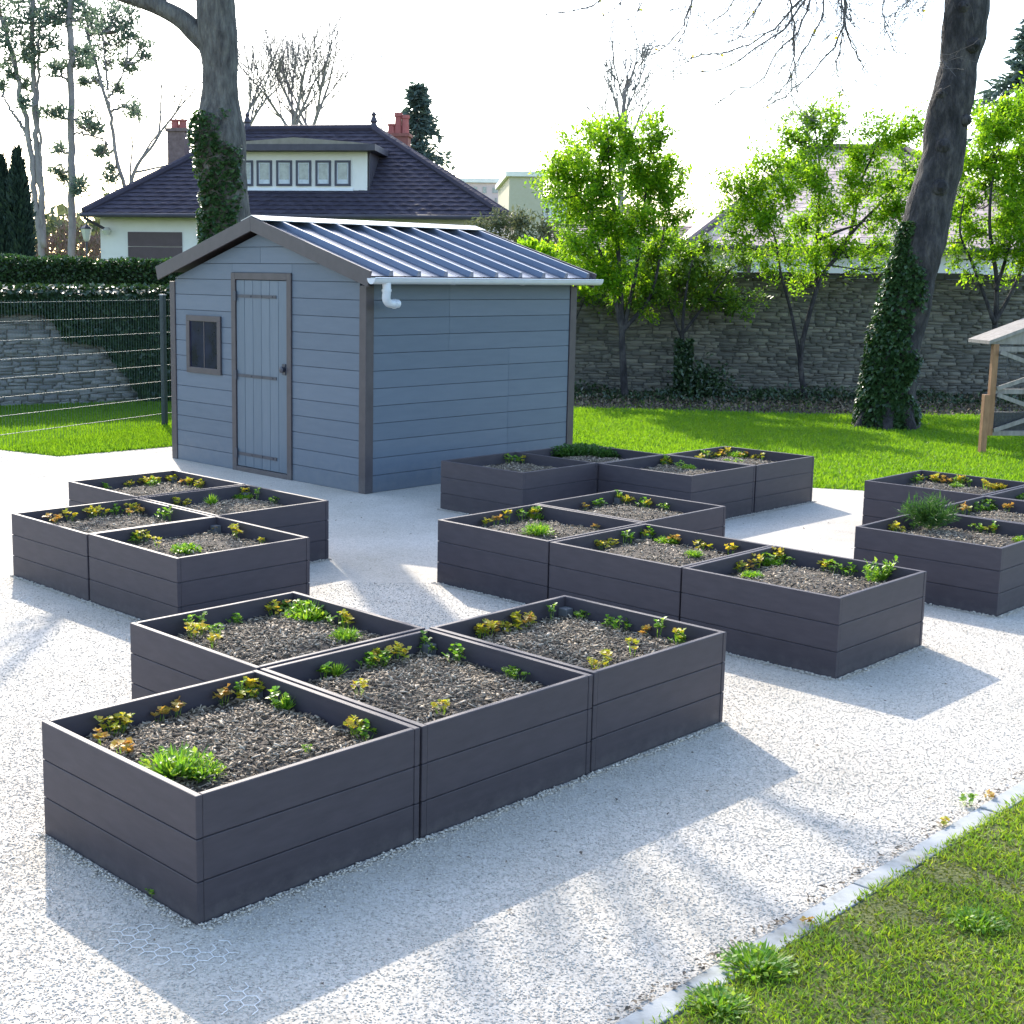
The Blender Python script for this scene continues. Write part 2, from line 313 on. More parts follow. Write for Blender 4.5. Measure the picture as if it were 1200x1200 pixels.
def grow(mb, p, d, L, r, lvl, seg=5, spread=.7, up=(0, 0, .1), nch=3, wig=.12, tips=None, shrink=.66, rmin=.004):
    n = max(4, int(L / .35)) if L > 1 else 4
    p = np.asarray(p, float); d = nrm(d); P = [p]; D = [d]; up = np.asarray(up, float)
    for i in range(n):
        d = nrm(d + rng.normal(size=3) * wig + up * (1.0 / n)); p = p + d * L / n; P.append(p); D.append(d)
    re = max(r * .5, rmin)
    mb.tube(P, np.linspace(r, re, n + 1), seg if lvl > 1 else 3, cap=False)
    if lvl <= 0:
        if tips is not None: tips.append((P[-1], D[-1]))
        return
    for c in range(nch + 1):
        f = 1.0 if c == nch else rng.uniform(.3, .95); i = min(n, int(round(f * n)))
        s = rng.normal(size=3); s -= D[i] * np.dot(s, D[i]); s = nrm(s)
        dd = nrm(D[i] + s * spread * rng.uniform(.6, 1.2)) if c < nch else nrm(D[i] + s * .25)
        rr = (r + (re - r) * f) * rng.uniform(.5, .72) if c < nch else re * .95
        grow(mb, P[i], dd, L * shrink * rng.uniform(.75, 1.15), max(rr, rmin), lvl - 1, seg, spread, up, nch, wig, tips, shrink, rmin)

# ------------------------------------------------------------------ world, sun, camera
AZ, EL = R(-15.8), R(32.5)
w = bpy.data.worlds.new('World'); scene.world = w; w.use_nodes = True
nt = w.node_tree; bg = nt.nodes['Background']
sky = nt.nodes.new('ShaderNodeTexSky'); sky.sky_type = 'NISHITA'; sky.sun_disc = False
sky.sun_elevation = EL; sky.sun_rotation = AZ; sky.air_density = 1.0; sky.dust_density = 1.4; sky.ozone_density = 1.5
nt.links.new(sky.outputs[0], bg.inputs['Color']); bg.inputs['Strength'].default_value = .15
sd = Vector((math.sin(AZ) * math.cos(EL), math.cos(AZ) * math.cos(EL), math.sin(EL)))
sl = bpy.data.lights.new('sun', 'SUN'); sl.energy = 2.05; sl.angle = R(.53); sl.color = (1, .92, .80)
so = link(bpy.data.objects.new('sun', sl)); so.rotation_euler = (-sd).to_track_quat('-Z', 'Y').to_euler(); so.location = (0, 0, 20)

cd = bpy.data.cameras.new('camera'); cam = link(bpy.data.objects.new('camera', cd)); scene.camera = cam
cd.sensor_width = 36; cd.sensor_fit = 'HORIZONTAL'; cd.lens = CF / 1200 * 36
cd.shift_x = (600 - CX) / 1200; cd.shift_y = -(600 - CY) / 1200
cd.clip_start = .1; cd.clip_end = 3000
X, Y_, Z = CROT[:, 0], CROT[:, 2], -CROT[:, 1]
cam.matrix_world = Matrix(((X[0], Y_[0], Z[0], 0), (X[1], Y_[1], Z[1], 0), (X[2], Y_[2], Z[2], CH), (0, 0, 0, 1)))
scene.view_settings.view_transform = 'Standard'; scene.view_settings.look = 'None'
scene.view_settings.gamma = 1; scene.view_settings.exposure = 1.83
scene.cycles.max_bounces = 7; scene.cycles.transparent_max_bounces = 4
scene.cycles.sample_clamp_indirect = 4
scene.cycles.use_denoising = True

# ------------------------------------------------------------------ ground, gravel, bed, kerb
mb = MB(); mb.poly([(-400, -60, -.016), (400, -60, -.016), (400, 700, -.016), (-400, 700, -.016)])
tag(mb.build('ground', M['ground']), kind='structure')

k1, k2 = back(800, 1153), back(1200, 915); kd = nrm(k2 - k1); kn = np.array([kd[1], -kd[0], 0])   # kn points to the lawn
GRAVEL = [tuple(k1 - kd * 7)[:2], tuple(k2 + kd * 5.6)[:2], (6.5, 11.4), (5.6, 12.45), (4.37, 13.34), (3.94, 13.47), (2.9, 13.85), (2.0, 14.75), (1.2, 15.6), (-.7, 17.7),
          (-1.6, 17.35), (-3.0, 16.12), (-4.13, 15.09), (-4.95, 15.61), (-8, 17.5), (-14, 12), (-14, -3), (-6, -3)]
mb = MB(); mb.poly([(x, y, 0) for x, y in GRAVEL])
tag(mb.build('gravel_yard', M['gravel']), kind='structure')
mb = MB(); BED = [(1.5, 21.6), (4.5, 21.2), (6, 20.9), (9, 21.1), (16, 21.4), (16, 25.2), (1.5, 25.2)]
mb.poly([(x, y, -.008) for x, y in BED]); tag(mb.build('planting_bed_soil', M['bed']), kind='structure')
NEARL = [tuple(k1 - kd * 3 + kn * .1)[:2], tuple(k2 + kd * 3 + kn * .1)[:2], tuple(k2 + kd * 3 + kn * 4)[:2], tuple(k1 - kd * 3 + kn * 4)[:2]]
mb = MB(); mb.poly([(x, y, .004) for x, y in NEARL]); tag(mb.build('lawn_soil', M['nearsoil']), kind='structure')
mb = MB(); n = 14; a0 = -3.0; step = 1.0
for i in range(n):
    p = k1 + kd * (a0 + i * step); q = k1 + kd * (a0 + (i + 1) * step - .008)
    j = rng.uniform(-.003, .003)
    mb.prism([p + kn * .004 + [0, 0, -.12], p + kn * .092 + [0, 0, -.12], p + kn * .092 + [0, 0, .007 + j], p + kn * .004 + [0, 0, .007 + j]], q - p)
tag(mb.build('lawn_edging_kerb', M['concrete'], bevel=.004), kind='structure')

# loose pebbles on the near gravel (uncountable)
def pebbles(P, size):
    n = len(P); s = size
    o = np.array([[1, 0, 0], [0, 1, 0], [-1, 0, 0], [0, -1, 0], [.1, .1, .5], [0, 0, -.6]], float)
    V = o[None] * (1 + .35 * rng.normal(size=(n, 6, 1))) * (s[:, None, None]) * rng.uniform(.7, 1.3, (n, 1, 3))
    a = rng.uniform(0, 6.28, n); c, sn = np.cos(a)[:, None], np.sin(a)[:, None]
    x = V[..., 0] * c - V[..., 1] * sn; y = V[..., 0] * sn + V[..., 1] * c
    V = np.stack([x + P[:, 0:1], y + P[:, 1:2], V[..., 2] + s[:, None] * .25], -1)
    f = np.array([[0, 1, 4], [1, 2, 4], [2, 3, 4], [3, 0, 4], [1, 0, 5], [2, 1, 5], [3, 2, 5], [0, 3, 5]])
    F = (np.arange(n)[:, None, None] * 6 + f[None]).reshape(-1, 3)
    return V.reshape(-1, 3), F
P = scatter([(-4, 3), (5, 3), (5, 9), (-4, 9)], 480000); P = P[inpoly(P, GRAVEL) & infrustum(P)]
dd = np.hypot(P[:, 0], P[:, 1]); P = P[rng.uniform(0, 1, len(P)) < np.clip((5.2 / dd) ** 2, 0, 1)]
V, F = pebbles(P, rng.uniform(.0022, .0048, len(P)))
tag(np_mesh('loose_gravel', V, F, M['pebble']), 'loose pale gravel stones covering the yard', 'gravel', kind='stuff')
# dark crumbs and dead leaves blown over the gravel
P = scatter([(-5, 3), (6, 3), (6, 14), (-5, 14)], 900); P = P[inpoly(P, GRAVEL) & infrustum(P)]
P = np.concatenate([P, (k1[None, :2] + kd[None, :2] * rng.uniform(-1.2, 4, (420, 1)) - kn[None, :2] * np.abs(rng.normal(size=(420, 1))) * .022)])
lf = Leaves(); b = np.c_[P, np.full(len(P), .012)]; d = unit(len(P)); d[:, 2] *= .15
lf.add(b, d, rng.uniform(.008, .03, len(P)), rng.uniform(.004, .016, len(P)), up=(0, 0, 1))
tag(lf.build('leaf_litter', M['litter']), 'dark bits of dead leaf scattered on the gravel', 'leaf litter', kind='stuff')
# plastic honeycomb grid showing through where the gravel is thin
mb = MB(); ce = .029
for poly in ([(-20, 1085), (250, 1085), (330, 1210), (-20, 1210)], [(-20, 950), (40, 950), (60, 1080), (-20, 1080)], [(-20, 690), (40, 690), (20, 800), (-20, 800)]):
    W = [tuple(back(*q))[:2] for q in poly]; lo = np.min(W, 0); hi = np.max(W, 0)
    for i in range(int((hi[0] - lo[0]) / (ce * 1.5)) + 1):
        for j in range(int((hi[1] - lo[1]) / (ce * 1.732)) + 1):
            c = np.array([lo[0] + i * ce * 1.5, lo[1] + (j + .5 * (i % 2)) * ce * 1.732])
            if not inpoly(c[None], W)[0]: continue
            for k in range(3):
                a, b2 = R(60 * k), R(60 * k + 60)
                p = c + ce * np.array([math.cos(a), math.sin(a)]); q = c + ce * np.array([math.cos(b2), math.sin(b2)])
                nv = mnoise.noise(Vector((p[0] * 5, p[1] * 5, 0))) + .3 * mnoise.noise(Vector((p[0] * 20, p[1] * 20, 3)))
                if nv < .16 or rng.uniform() < .08: continue
                mb.bar((*p, .0042), (*q, .0042), .0022, .0015)
tag(mb.build('gravel_grid', M['gridp']), 'white honeycomb gravel grid showing faintly through thin gravel', 'gravel grid', kind='stuff')

# ------------------------------------------------------------------ grass
def blades(P, hmin, hmax, wid, z=-.015, lean=.5):
    n = len(P); lf = Leaves(); d = rng.normal(size=(n, 3)) * lean; d[:, 2] = 1
    lf.add(np.c_[P, np.full(n, z)], d, rng.uniform(hmin, hmax, n), rng.uniform(.7, 1.3, n) * wid)
    return lf
GA_ = np.array(GRAVEL)
P = scatter([(1.2, 13.2), (11, 8.5), (13, 23), (.8, 23)], 330000); P = P[~inpoly(P, GRAVEL) & infrustum(P)]
keep = ~inpoly(P, BED) | (rng.uniform(0, 1, len(P)) < .06); P = P[keep]
lf = blades(P, .03, .075, .014); tag(lf.build('lawn_grass', M['grassb']), 'bright short lawn grass behind the planters and shed', 'grass', kind='stuff')
P = scatter([(-7, 14.8), (-2.5, 14.8), (-.5, 21.5), (-7, 21.5)], 130000); P = P[~inpoly(P, GRAVEL) & infrustum(P)]
lf = blades(P, .04, .09, .014); tag(lf.build('verge_grass', M['grassb']), 'bright green grass strip under the wire fence', 'grass', kind='stuff')
P = scatter([tuple(k1 - kd * 3 + kn * .07)[:2], tuple(k2 + kd * 3 + kn * .07)[:2], tuple(k2 + kd * 3 + kn * 4)[:2], tuple(k1 - kd * 3 + kn * 4)[:2]], 1000000); P = P[infrustum(P)]
nv = np.array([mnoise.noise(Vector((x * 3.2, y * 3.2, 0))) + .5 * mnoise.noise(Vector((x * 9, y * 9, 5))) for x, y in P])
P1 = P[nv > -.30 + rng.uniform(-.2, .2, len(P))]
lf = blades(P1, .012, .040, .0045, z=.002, lean=1.0)
Pm = P[nv < .35][::2]; lf2 = blades(Pm, .006, .018, .008, z=.002, lean=1.2)
tag(lf.build('near_lawn_grass', M['grassn']), 'patchy short grass in the near corner beyond the kerb', 'grass', kind='stuff')
tag(lf2.build('lawn_moss', M['moss']), 'low yellow green moss between the near grass blades', 'moss', kind='stuff')

# ------------------------------------------------------------------ planters
PH = .438; TB = .026; E0, E1 = .006, .994
proto = empty('raised_planter', (0, 0, 0), TH)
def panel(name, x0, x1, y0, y1, along):
    mb = MB(); bh = PH / 3
    for k in range(3):
        z0 = k * bh + (.0015 if k else 0); z1 = (k + 1) * bh - (.0015 if k < 2 else 0)
        mb.box(x0, x1, y0, y1, z0, z1)
    g = .007
    if along == 'y': mb.box(x0 + g, x1 - g, y0 + g, y1 - g, .01, PH - .02)
    else: mb.box(x0 + g, x1 - g, y0 + .001, y1 - .001, .01, PH - .02) if False else mb.box(x0 + .001, x1 - .001, y0 + g, y1 - g, .01, PH - .02)
    return mb.build(name, M['planter'], proto, bevel=.0035)
panel('side_panel', E0, E0 + TB, E0, E1, 'y'); panel('side_panel', E1 - TB, E1, E0, E1, 'y')
panel('side_panel', E0 + TB + .001, E1 - TB - .001, E0 + .002, E0 + TB, 'x'); panel('side_panel', E0 + TB + .001, E1 - TB - .001, E1 - TB, E1 - .002, 'x')
for sx in (0, 1):
    for sy in (0, 1):
        mb = MB(); w_ = .055; x = E0 + TB + .002 if sx == 0 else E1 - TB - .002 - w_; y = E0 + TB + .002 if sy == 0 else E1 - TB - .002 - w_
        mb.box(x, x + w_, y, y + w_, .02, .388); mb.build('corner_post', M['post'], proto, bevel=.004)
def mulch_mesh(seed, nchip):
    r2 = np.random.default_rng(seed); n = 26; a = E0 + TB + .002; b = E1 - TB - .002
    u = np.linspace(a, b, n); gx, gy = np.meshgrid(u, u, indexing='ij')
    def hz(x, y):
        c = np.minimum(np.minimum(x - a, b - x), np.minimum(y - a, b - y))
        return .335 + .035 * np.clip(c / .3, 0, 1)
    gz = hz(gx, gy) + np.array([[.016 * mnoise.noise(Vector((x * 9 + seed, y * 9, 0))) for y in u] for x in u])
    V = np.stack([gx, gy, gz], -1).reshape(-1, 3); idx = np.arange(n * n).reshape(n, n)
    Q = np.stack([idx[:-1, :-1], idx[1:, :-1], idx[1:, 1:], idx[:-1, 1:]], -1).reshape(-1, 4)
    F = np.concatenate([Q[:, [0, 1, 2]], Q[:, [0, 2, 3]]]); mi = np.zeros(len(F), int)
    x = r2.uniform(a + .01, b - .01, nchip); y = r2.uniform(a + .01, b - .01, nchip)
    i = np.clip(((x - a) / (b - a) * (n - 1)).round().astype(int), 0, n - 1); j = np.clip(((y - a) / (b - a) * (n - 1)).round().astype(int), 0, n - 1)
    z = gz[i, j] + r2.uniform(0, .012, nchip)
    d = r2.normal(size=(nchip, 3)); d[:, 2] *= .35; d = normed(d); up = np.array([0, 0, 1.]) + .45 * r2.normal(size=(nchip, 3))
    s_ = normed(np.cross(d, up)); L = (.007 + .034 * r2.uniform(0, 1, nchip) ** 2.2)[:, None]; W = (.003 + .012 * r2.uniform(0, 1, nchip) ** 2)[:, None]
    c = np.c_[x, y, z]; th = np.cross(s_, d) * .0015
    q = [c - d * L / 2 - s_ * W / 2, c + d * L / 2 - s_ * W * .35, c + d * L / 2 + s_ * W * .35, c - d * L / 2 + s_ * W / 2]
    V2 = np.stack([k - th for k in q] + [k + th for k in q], 1).reshape(-1, 3)
    fb = np.array([[4, 5, 6], [4, 6, 7], [0, 1, 5], [0, 5, 4], [1, 2, 6], [1, 6, 5], [2, 3, 7], [2, 7, 6], [3, 0, 4], [3, 4, 7]])
    F2 = (np.arange(nchip)[:, None, None] * 8 + fb[None]).reshape(-1, 3) + len(V)
    return np.concatenate([V, V2]), np.concatenate([F, F2]), np.r_[mi, np.ones(len(F2), int)]
def mk_mulch(seed, nchip, parent):
    V, F, mi = mulch_mesh(seed, nchip)
    return np_mesh('mulch', V, F, [M['soil'], M['chip']], parent, midx=mi)
mulch0 = mk_mulch(1, 4600, proto); mulch0['kind'] = 'stuff'
MULCH = [mulch0.data]
for sdx, nc in ((2, 4600), (3, 4600), (4, 4600), (5, 1500), (6, 1500), (7, 1500), (8, 1500)):
    V, F, mi = mulch_mesh(sdx, nc); t = np_mesh('mulch', V, F, [M['soil'], M['chip']], None, midx=mi); MULCH.append(t.data); bpy.data.objects.remove(t)

PL = {  # key: origin of group, cell, label, short phrase
 'P': ((-.7129, 4.0682), [
   ('P1', (0, 0), 'dark grey square planter nearest the camera with a bright green clump at its front corner', 'nearest planter'),
   ('P2', (1, 0), 'dark grey planter between the nearest planter and the right end one of the front row', 'middle planter of the front row'),
   ('P3', (2, 0), 'dark grey planter at right end of the front row, yellowing plants along its left rim', 'right end planter of the front row'),
   ('P4', (1, 1), 'dark grey planter set behind the nearest planter, green and orange clump at its back corner', 'planter behind the front row')]),
 'Q': ((-1.4245, 7.6342), [
   ('Q1', (0, 0), 'front planter of the left cluster, with two yellow clumps and one green clump', 'front planter of the left cluster'),
   ('Q2', (0, 1), 'leftmost planter in the photo, a row of yellowing plants along its back rim', 'leftmost planter'),
   ('Q3', (1, 2), 'rearmost planter of the left cluster, nearest the wire fence, full of yellowing plants', 'rear planter of the left cluster'),
   ('Q4', (1, 1), 'right planter of the left cluster in front of the shed door, spiky green tuft inside', 'planter in front of the shed door')]),
 'A': ((2.1744, 6.8691), [
   ('A1', (0, 2), 'left planter of the central cluster with yellow and green plants around its back corner', 'left planter of the central cluster'),
   ('A2', (1, 2), 'rear planter of the central cluster with a yellow row along its back right rim', 'rear planter of the central cluster'),
   ('A3', (0, 1), 'middle planter of the central cluster, joined to a neighbour on three sides', 'middle planter of the central cluster'),
   ('A4', (0, 0), 'right end planter of the central cluster with leafy sprigs at its right corner', 'right end planter of the central cluster')]),
 'E': ((1.5266, 10.5223), [
   ('E1', (0, 1), 'planter close against the shed side wall with dull green plants along its back', 'planter close to the shed wall'),
   ('E2', (1, 1), 'planter at the far corner of the shed, covered all over in dark green leaves', 'leaf covered planter by the shed corner'),
   ('E3', (1, 0), 'planter between the leaf covered one and the end one beside the far lawn', 'middle planter beside the far lawn'),
   ('E4', (2, 0), 'right end planter beside the far lawn with a pale green clump at its back', 'end planter beside the far lawn')]),
 'J': ((3.6010, 8.2522), [
   ('J1', (0, 0), 'front planter at the right edge of the photo, feathery green bush in its left corner', 'feathery planter at the right edge'),
   ('J2', (1, 0), 'planter behind the feathery one at the right edge, orange brown plants in its corner', 'second planter at the right edge'),
   ('J3', (2, 1), 'rear planter at the right edge beside the lawn, yellow row along its back', 'rear planter at the right edge'),
   ('J4', (2, 0), 'planter mostly cut off by the right edge of the photo, behind two others', 'cut off planter at the right edge')]),
}
kids = list(proto.children); PHR = {}; INV = {}
first = True; mi_ = 0
for gk, (org, cells) in PL.items():
    gname = {'P': 'planters of the front row', 'Q': 'planters of the left cluster', 'A': 'planters of the central cluster', 'E': 'planters beside the shed and far lawn', 'J': 'planters at the right edge'}[gk]
    for key, (cx, cy), lab, phr in cells:
        if first: o = proto; ch = kids
        else:
            o = proto.copy(); COL.objects.link(o); ch = []
            for c in kids: d = c.copy(); COL.objects.link(d); d.parent = o; ch.append(d)
        first = False
        p = np.array([org[0], org[1], 0]) + GA * (cx * 1.0) + GB * (cy * 1.0)
        jit = rng.uniform(-.003, .003, 2)
        o.location = (p[0] + jit[0], p[1] + jit[1], rng.uniform(-.004, .003)); o.rotation_euler = (0, 0, TH + R(rng.uniform(-.25, .25)))
        tag(o, lab, 'planter', gname); PHR[key] = phr; INV[key] = p
        for c in ch:
            if c.name.startswith('mulch'):
                c.data = MULCH[mi_ if gk == 'P' else 4 + mi_ % 4]; c['kind'] = 'stuff'
        mi_ += 1

# stones heaped a little against the planter feet
Q_ = []
for k_, p in INV.items():
    n = 1100; u = rng.uniform(0, 1, n); off = -.004 - np.abs(rng.normal(size=n)) * .016; f = rng.uniform(0, 1, n) < .5
    x = np.where(f, off, u); y = np.where(f, u, off); Q_.append(p[None, :2] + x[:, None] * GA[:2] + y[:, None] * GB[:2])
Q_ = np.concatenate(Q_); V, F = pebbles(Q_, rng.uniform(.0035, .0075, len(Q_))); V[:, 2] += np.repeat(rng.uniform(0, .009, len(Q_)), 6)
tag(np_mesh('heaped_gravel', V, F, M['pebble']), 'pale gravel stones heaped against the feet of the planters', 'gravel', kind='stuff')

# ------------------------------------------------------------------ plants in the planters
def pl_small(mat, n, h, ls, spread):
    lf = Leaves(); k = n; a = rng.uniform(0, 6.28, k); r = spread * np.sqrt(rng.uniform(.05, 1, k))
    top = np.c_[r * np.cos(a), r * np.sin(a), rng.uniform(.35, 1, k) * h]
    st = np.zeros((k, 3)); st[:, :2] = top[:, :2] * .3; st[:, 2] = -.02
    lf.add(st, top - st, np.linalg.norm(top - st, axis=1), .004, mi=1)
    for t in range(5):                      # broad leaflets on each stalk
        an = a + (t - 2) * 1.25 + rng.normal(size=k) * .3; tp_ = top * (1 - .22 * (t % 2) * rng.uniform(0, 1, (k, 1)))
        d = np.c_[np.cos(an), np.sin(an), rng.uniform(-.3, 1.1, k)]
        s_ = rng.uniform(.6, 1.1, k) * ls * .9
        lf.add(tp_, d, s_, s_ * 1.05, up=(0, 0, 1), fold=.2)
    return lf.build('p', [M[mat], M['gl']])
def pl_tuft(mat, n, Rr, h, wid):
    lf = Leaves(); a = rng.uniform(0, 6.28, n); e = rng.uniform(.25, 1.35, n); r0 = rng.uniform(0, .45, n) * Rr
    b = np.c_[r0 * np.cos(a), r0 * np.sin(a), np.full(n, -.01)]
    d = np.c_[np.cos(a) * np.cos(e) * Rr, np.sin(a) * np.cos(e) * Rr, np.sin(e) * h]
    lf.add(b, d, np.linalg.norm(d, axis=1) * rng.uniform(.6, 1.1, n), wid, up=(0, 0, 1), fold=.1)
    k = n // 2; a = rng.uniform(0, 6.28, k); r = Rr * np.sqrt(rng.uniform(0, 1, k))
    p = np.c_[r * np.cos(a), r * np.sin(a), h * .75 * (1 - .6 * (r / Rr) ** 2) * rng.uniform(.4, 1, k)]
    lf.add(p, unit(k) + [0, 0, .3], wid * 2.2, wid * 1.7, up=(0, 0, 1))
    return lf.build('p', M[mat])
def pl_spike(mat, n, Rr, h, wid):
    lf = Leaves(); a = rng.uniform(0, 6.28, n); e = rng.uniform(.5, 1.4, n)
    d = np.c_[np.cos(a) * np.cos(e) * Rr, np.sin(a) * np.cos(e) * Rr, np.sin(e) * h]
    lf.add(d * .03 - [0, 0, .01], d, np.linalg.norm(d, axis=1) * rng.uniform(.7, 1.1, n), wid, up=(0, 0, 1), fold=.1)
    return lf.build('p', M[mat])
def pl_feather(mat, ns, Rr, h):
    lf = Leaves()
    for i in range(ns):
        a = rng.uniform(0, 6.28); e = rng.uniform(.5, 1.4); L = rng.uniform(.7, 1.1) * math.hypot(Rr * math.cos(e), h * math.sin(e))
        d = nrm([math.cos(a) * math.cos(e) * Rr, math.sin(a) * math.cos(e) * Rr, math.sin(e) * h])
        lf.add(np.array([[0, 0, -.01]]), d[None], L, .006)
        k = 26; t = rng.uniform(.3, 1, k); b = d[None] * (t * L)[:, None]
        lf.add(b, d[None] + unit(k) * .9, rng.uniform(.03, .075, k), .006)
    return lf.build('p', M[mat])
def pl_sprig(mat, ns, Rr, h):
    lf = Leaves()
    for i in range(ns):
        a = rng.uniform(0, 6.28); d = nrm([math.cos(a) * .35, math.sin(a) * .35, 1]); L = rng.uniform(.55, 1.1) * h
        b0 = np.array([math.cos(a) * Rr * rng.uniform(0, 1), math.sin(a) * Rr * rng.uniform(0, 1), -.01])
        lf.add(b0[None], d[None], L, .006)
        k = 16; t = rng.uniform(.25, 1, k); s_ = rng.uniform(.022, .042, k)
        lf.add(b0 + d[None] * (t * L)[:, None], unit(k) + [0, 0, .3], s_, s_ * .6, up=(0, 0, 1))
    return lf.build('p', M[mat])
VAR = {}
def variants(k, name, objs): VAR[k] = (name, [o.data for o in objs]); [bpy.data.objects.remove(o) for o in objs]
variants('y', 'yellowing_plant', [pl_small('yl', n, h, ls, sp) for n, h, ls, sp in ((7, .07, .036, .045), (9, .08, .034, .055), (5, .06, .038, .035), (8, .09, .032, .045), (12, .075, .028, .06), (4, .10, .034, .03), (10, .055, .03, .065))])
variants('o', 'orange_plant', [pl_small('ol', n, h, ls, sp) for n, h, ls, sp in ((6, .08, .036, .04), (8, .07, .038, .05), (5, .06, .034, .035))])
variants('g', 'small_green_plant', [pl_small('gl', n, h, ls, sp) for n, h, ls, sp in ((8, .08, .034, .05), (6, .07, .036, .04), (10, .09, .03, .055), (13, .06, .024, .06), (5, .11, .03, .03))])
variants('G', 'green_clump', [pl_tuft('gl', 230, .13, .10, .012), pl_tuft('gl', 200, .12, .085, .014), pl_tuft('gl', 260, .14, .11, .011)])
variants('T', 'spiky_tuft', [pl_spike('gl', 110, .12, .13, .011), pl_spike('gl', 90, .10, .12, .012)])
variants('F', 'feathery_bush', [pl_feather('dgl', 70, .24, .22)])
variants('S', 'leafy_sprig', [pl_sprig('gl', 4, .06, .20), pl_sprig('gl', 3, .05, .15), pl_sprig('gl', 5, .06, .18)])
variants('M', 'leafy_herb', [pl_tuft('dgl', 260, .17, .13, .018), pl_tuft('dgl', 220, .15, .12, .018), pl_tuft('dgl', 240, .16, .14, .016)])

PLANTS = {
 'P1': 'y108,846 y121,846 o162,832 o184,828 g253,810 y270,812 y281,808 o262,824 y297,803 g327,803 T340,828,.85 g361,818 y437,852 g449,858 o118,872 o143,884 G207,906,1.05 G240,912,.7 g361,884,.5',
 'P2': 'g350,784 T372,783,.7 g420,768 g403,772 y437,776 g484,752 g510,752 g559,766 g616,786 g632,788 y440,764 y421,816,.8 y517,840,.7',
 'P3': 'y550,743 y561,742 o572,740 y587,736 y601,734 o618,736 y609,729 g638,724 g697,721 g729,730 g744,732 o773,739 g786,743 g810,749 y794,755 y742,771 y713,781 y700,786,.8',
 'P4': 'g198,734 g222,733 g263,726 y298,713 g320,714 G360,724,1. o343,706 g377,713 g410,729 y427,730 G405,752,.6 y237,742 y227,748 y250,760 g255,746',
 'Q1': 'y163,634,1.3 y293,627,1.3 o240,613,.8 G218,650,1. y185,645 y323,633,.7 g147,633',
 'Q2': 'o62,613 y77,608 y98,603,1.2 y115,603 g133,601 o152,606 o168,601 y175,598 g200,606 g213,608 y142,598',
 'Q3': 'g122,573 y143,569 y155,566 y163,566 y175,566 y193,564 y210,563 o217,568 y228,568 y240,571 y253,569 g180,571',
 'Q4': 'y187,588 y200,589 T248,594,1.15 G277,582,.7 G293,578,.7 y300,581 g310,584 g328,588',
 'A1': 'y552,613 o563,611 y573,608 g590,605 G612,602,.7 g623,604 y640,601 y650,599 G630,629,.8 o727,614,.8',
 'A2': 'o653,591 g677,591 g690,591 g727,586,1.2 y743,587 y753,588 g767,591 y780,591 g797,594',
 'A3': 'y680,636 y692,636 g703,631 g713,630 y747,625 g765,624 G785,634,.7 o805,633 y853,636 G813,655,.6 y857,648',
 'A4': 'y843,664 o851,662 y857,659 g873,656 g895,651 y916,650 G904,661,.7 y931,653 g940,655 y977,664 g985,668 g1000,671 S1020,684 S1031,679 S1047,676,1.2 S1057,673 G881,679,.6',
 'E1': 'g580,540 g590,539 g612,539 g624,540 y636,540',
 'E2': 'M648,531 M665,529 M681,527 M697,527 M712,529 M727,532 M692,534 M675,533 M709,535 M660,534',
 'E3': 'g752,541 y760,540 g770,538 y780,537 g790,538 G807,551,.7 g797,550',
 'E4': 'y800,533 g807,535 y817,533 o832,533 y845,532 g855,529 G868,535,.9 G882,532,.8 o892,533 y902,535 y910,536 y820,540 g852,546 g865,547',
 'J3': 'y1079,564 g1084,561 y1102,564 y1109,563 o1117,565 g1130,567 y1135,567 g1142,569 y1154,574,1.1 y1163,574 o1172,573 y1179,573 g1063,564 y1189,570 G1121,573,.6',
 'J1': 'F1090,622,1.1 y1035,620 y1048,624 g1055,616 g1168,616 y1181,619 g1189,619 G1199,636,.6',
 'J2': 'o1119,602,1.2 y1130,601 g1135,597 g1148,595 G1158,594,.6 g1172,594 o1188,597',
 'J4': 'g1177,582 g1182,584',
}
WORDS = {'y': ('yellow leaved plant', 'yellow leaved plants'), 'o': ('orange brown plant', 'orange brown plants'), 'g': ('small green plant', 'small green plants'),
         'G': ('bright green clump', 'bright green clumps'), 'T': ('spiky green tuft', 'spiky tufts'), 'F': ('large feathery green bush', 'feathery bushes'),
         'S': ('leafy green sprig', 'leafy sprigs'), 'M': ('dark green herb', 'dark green herbs')}
ORD = ['leftmost', 'second from left', 'third from left', 'fourth from left', 'fifth from left', 'sixth from left', 'seventh from left', 'eighth from left', 'ninth from left', 'tenth from left', 'eleventh from left', 'twelfth from left']
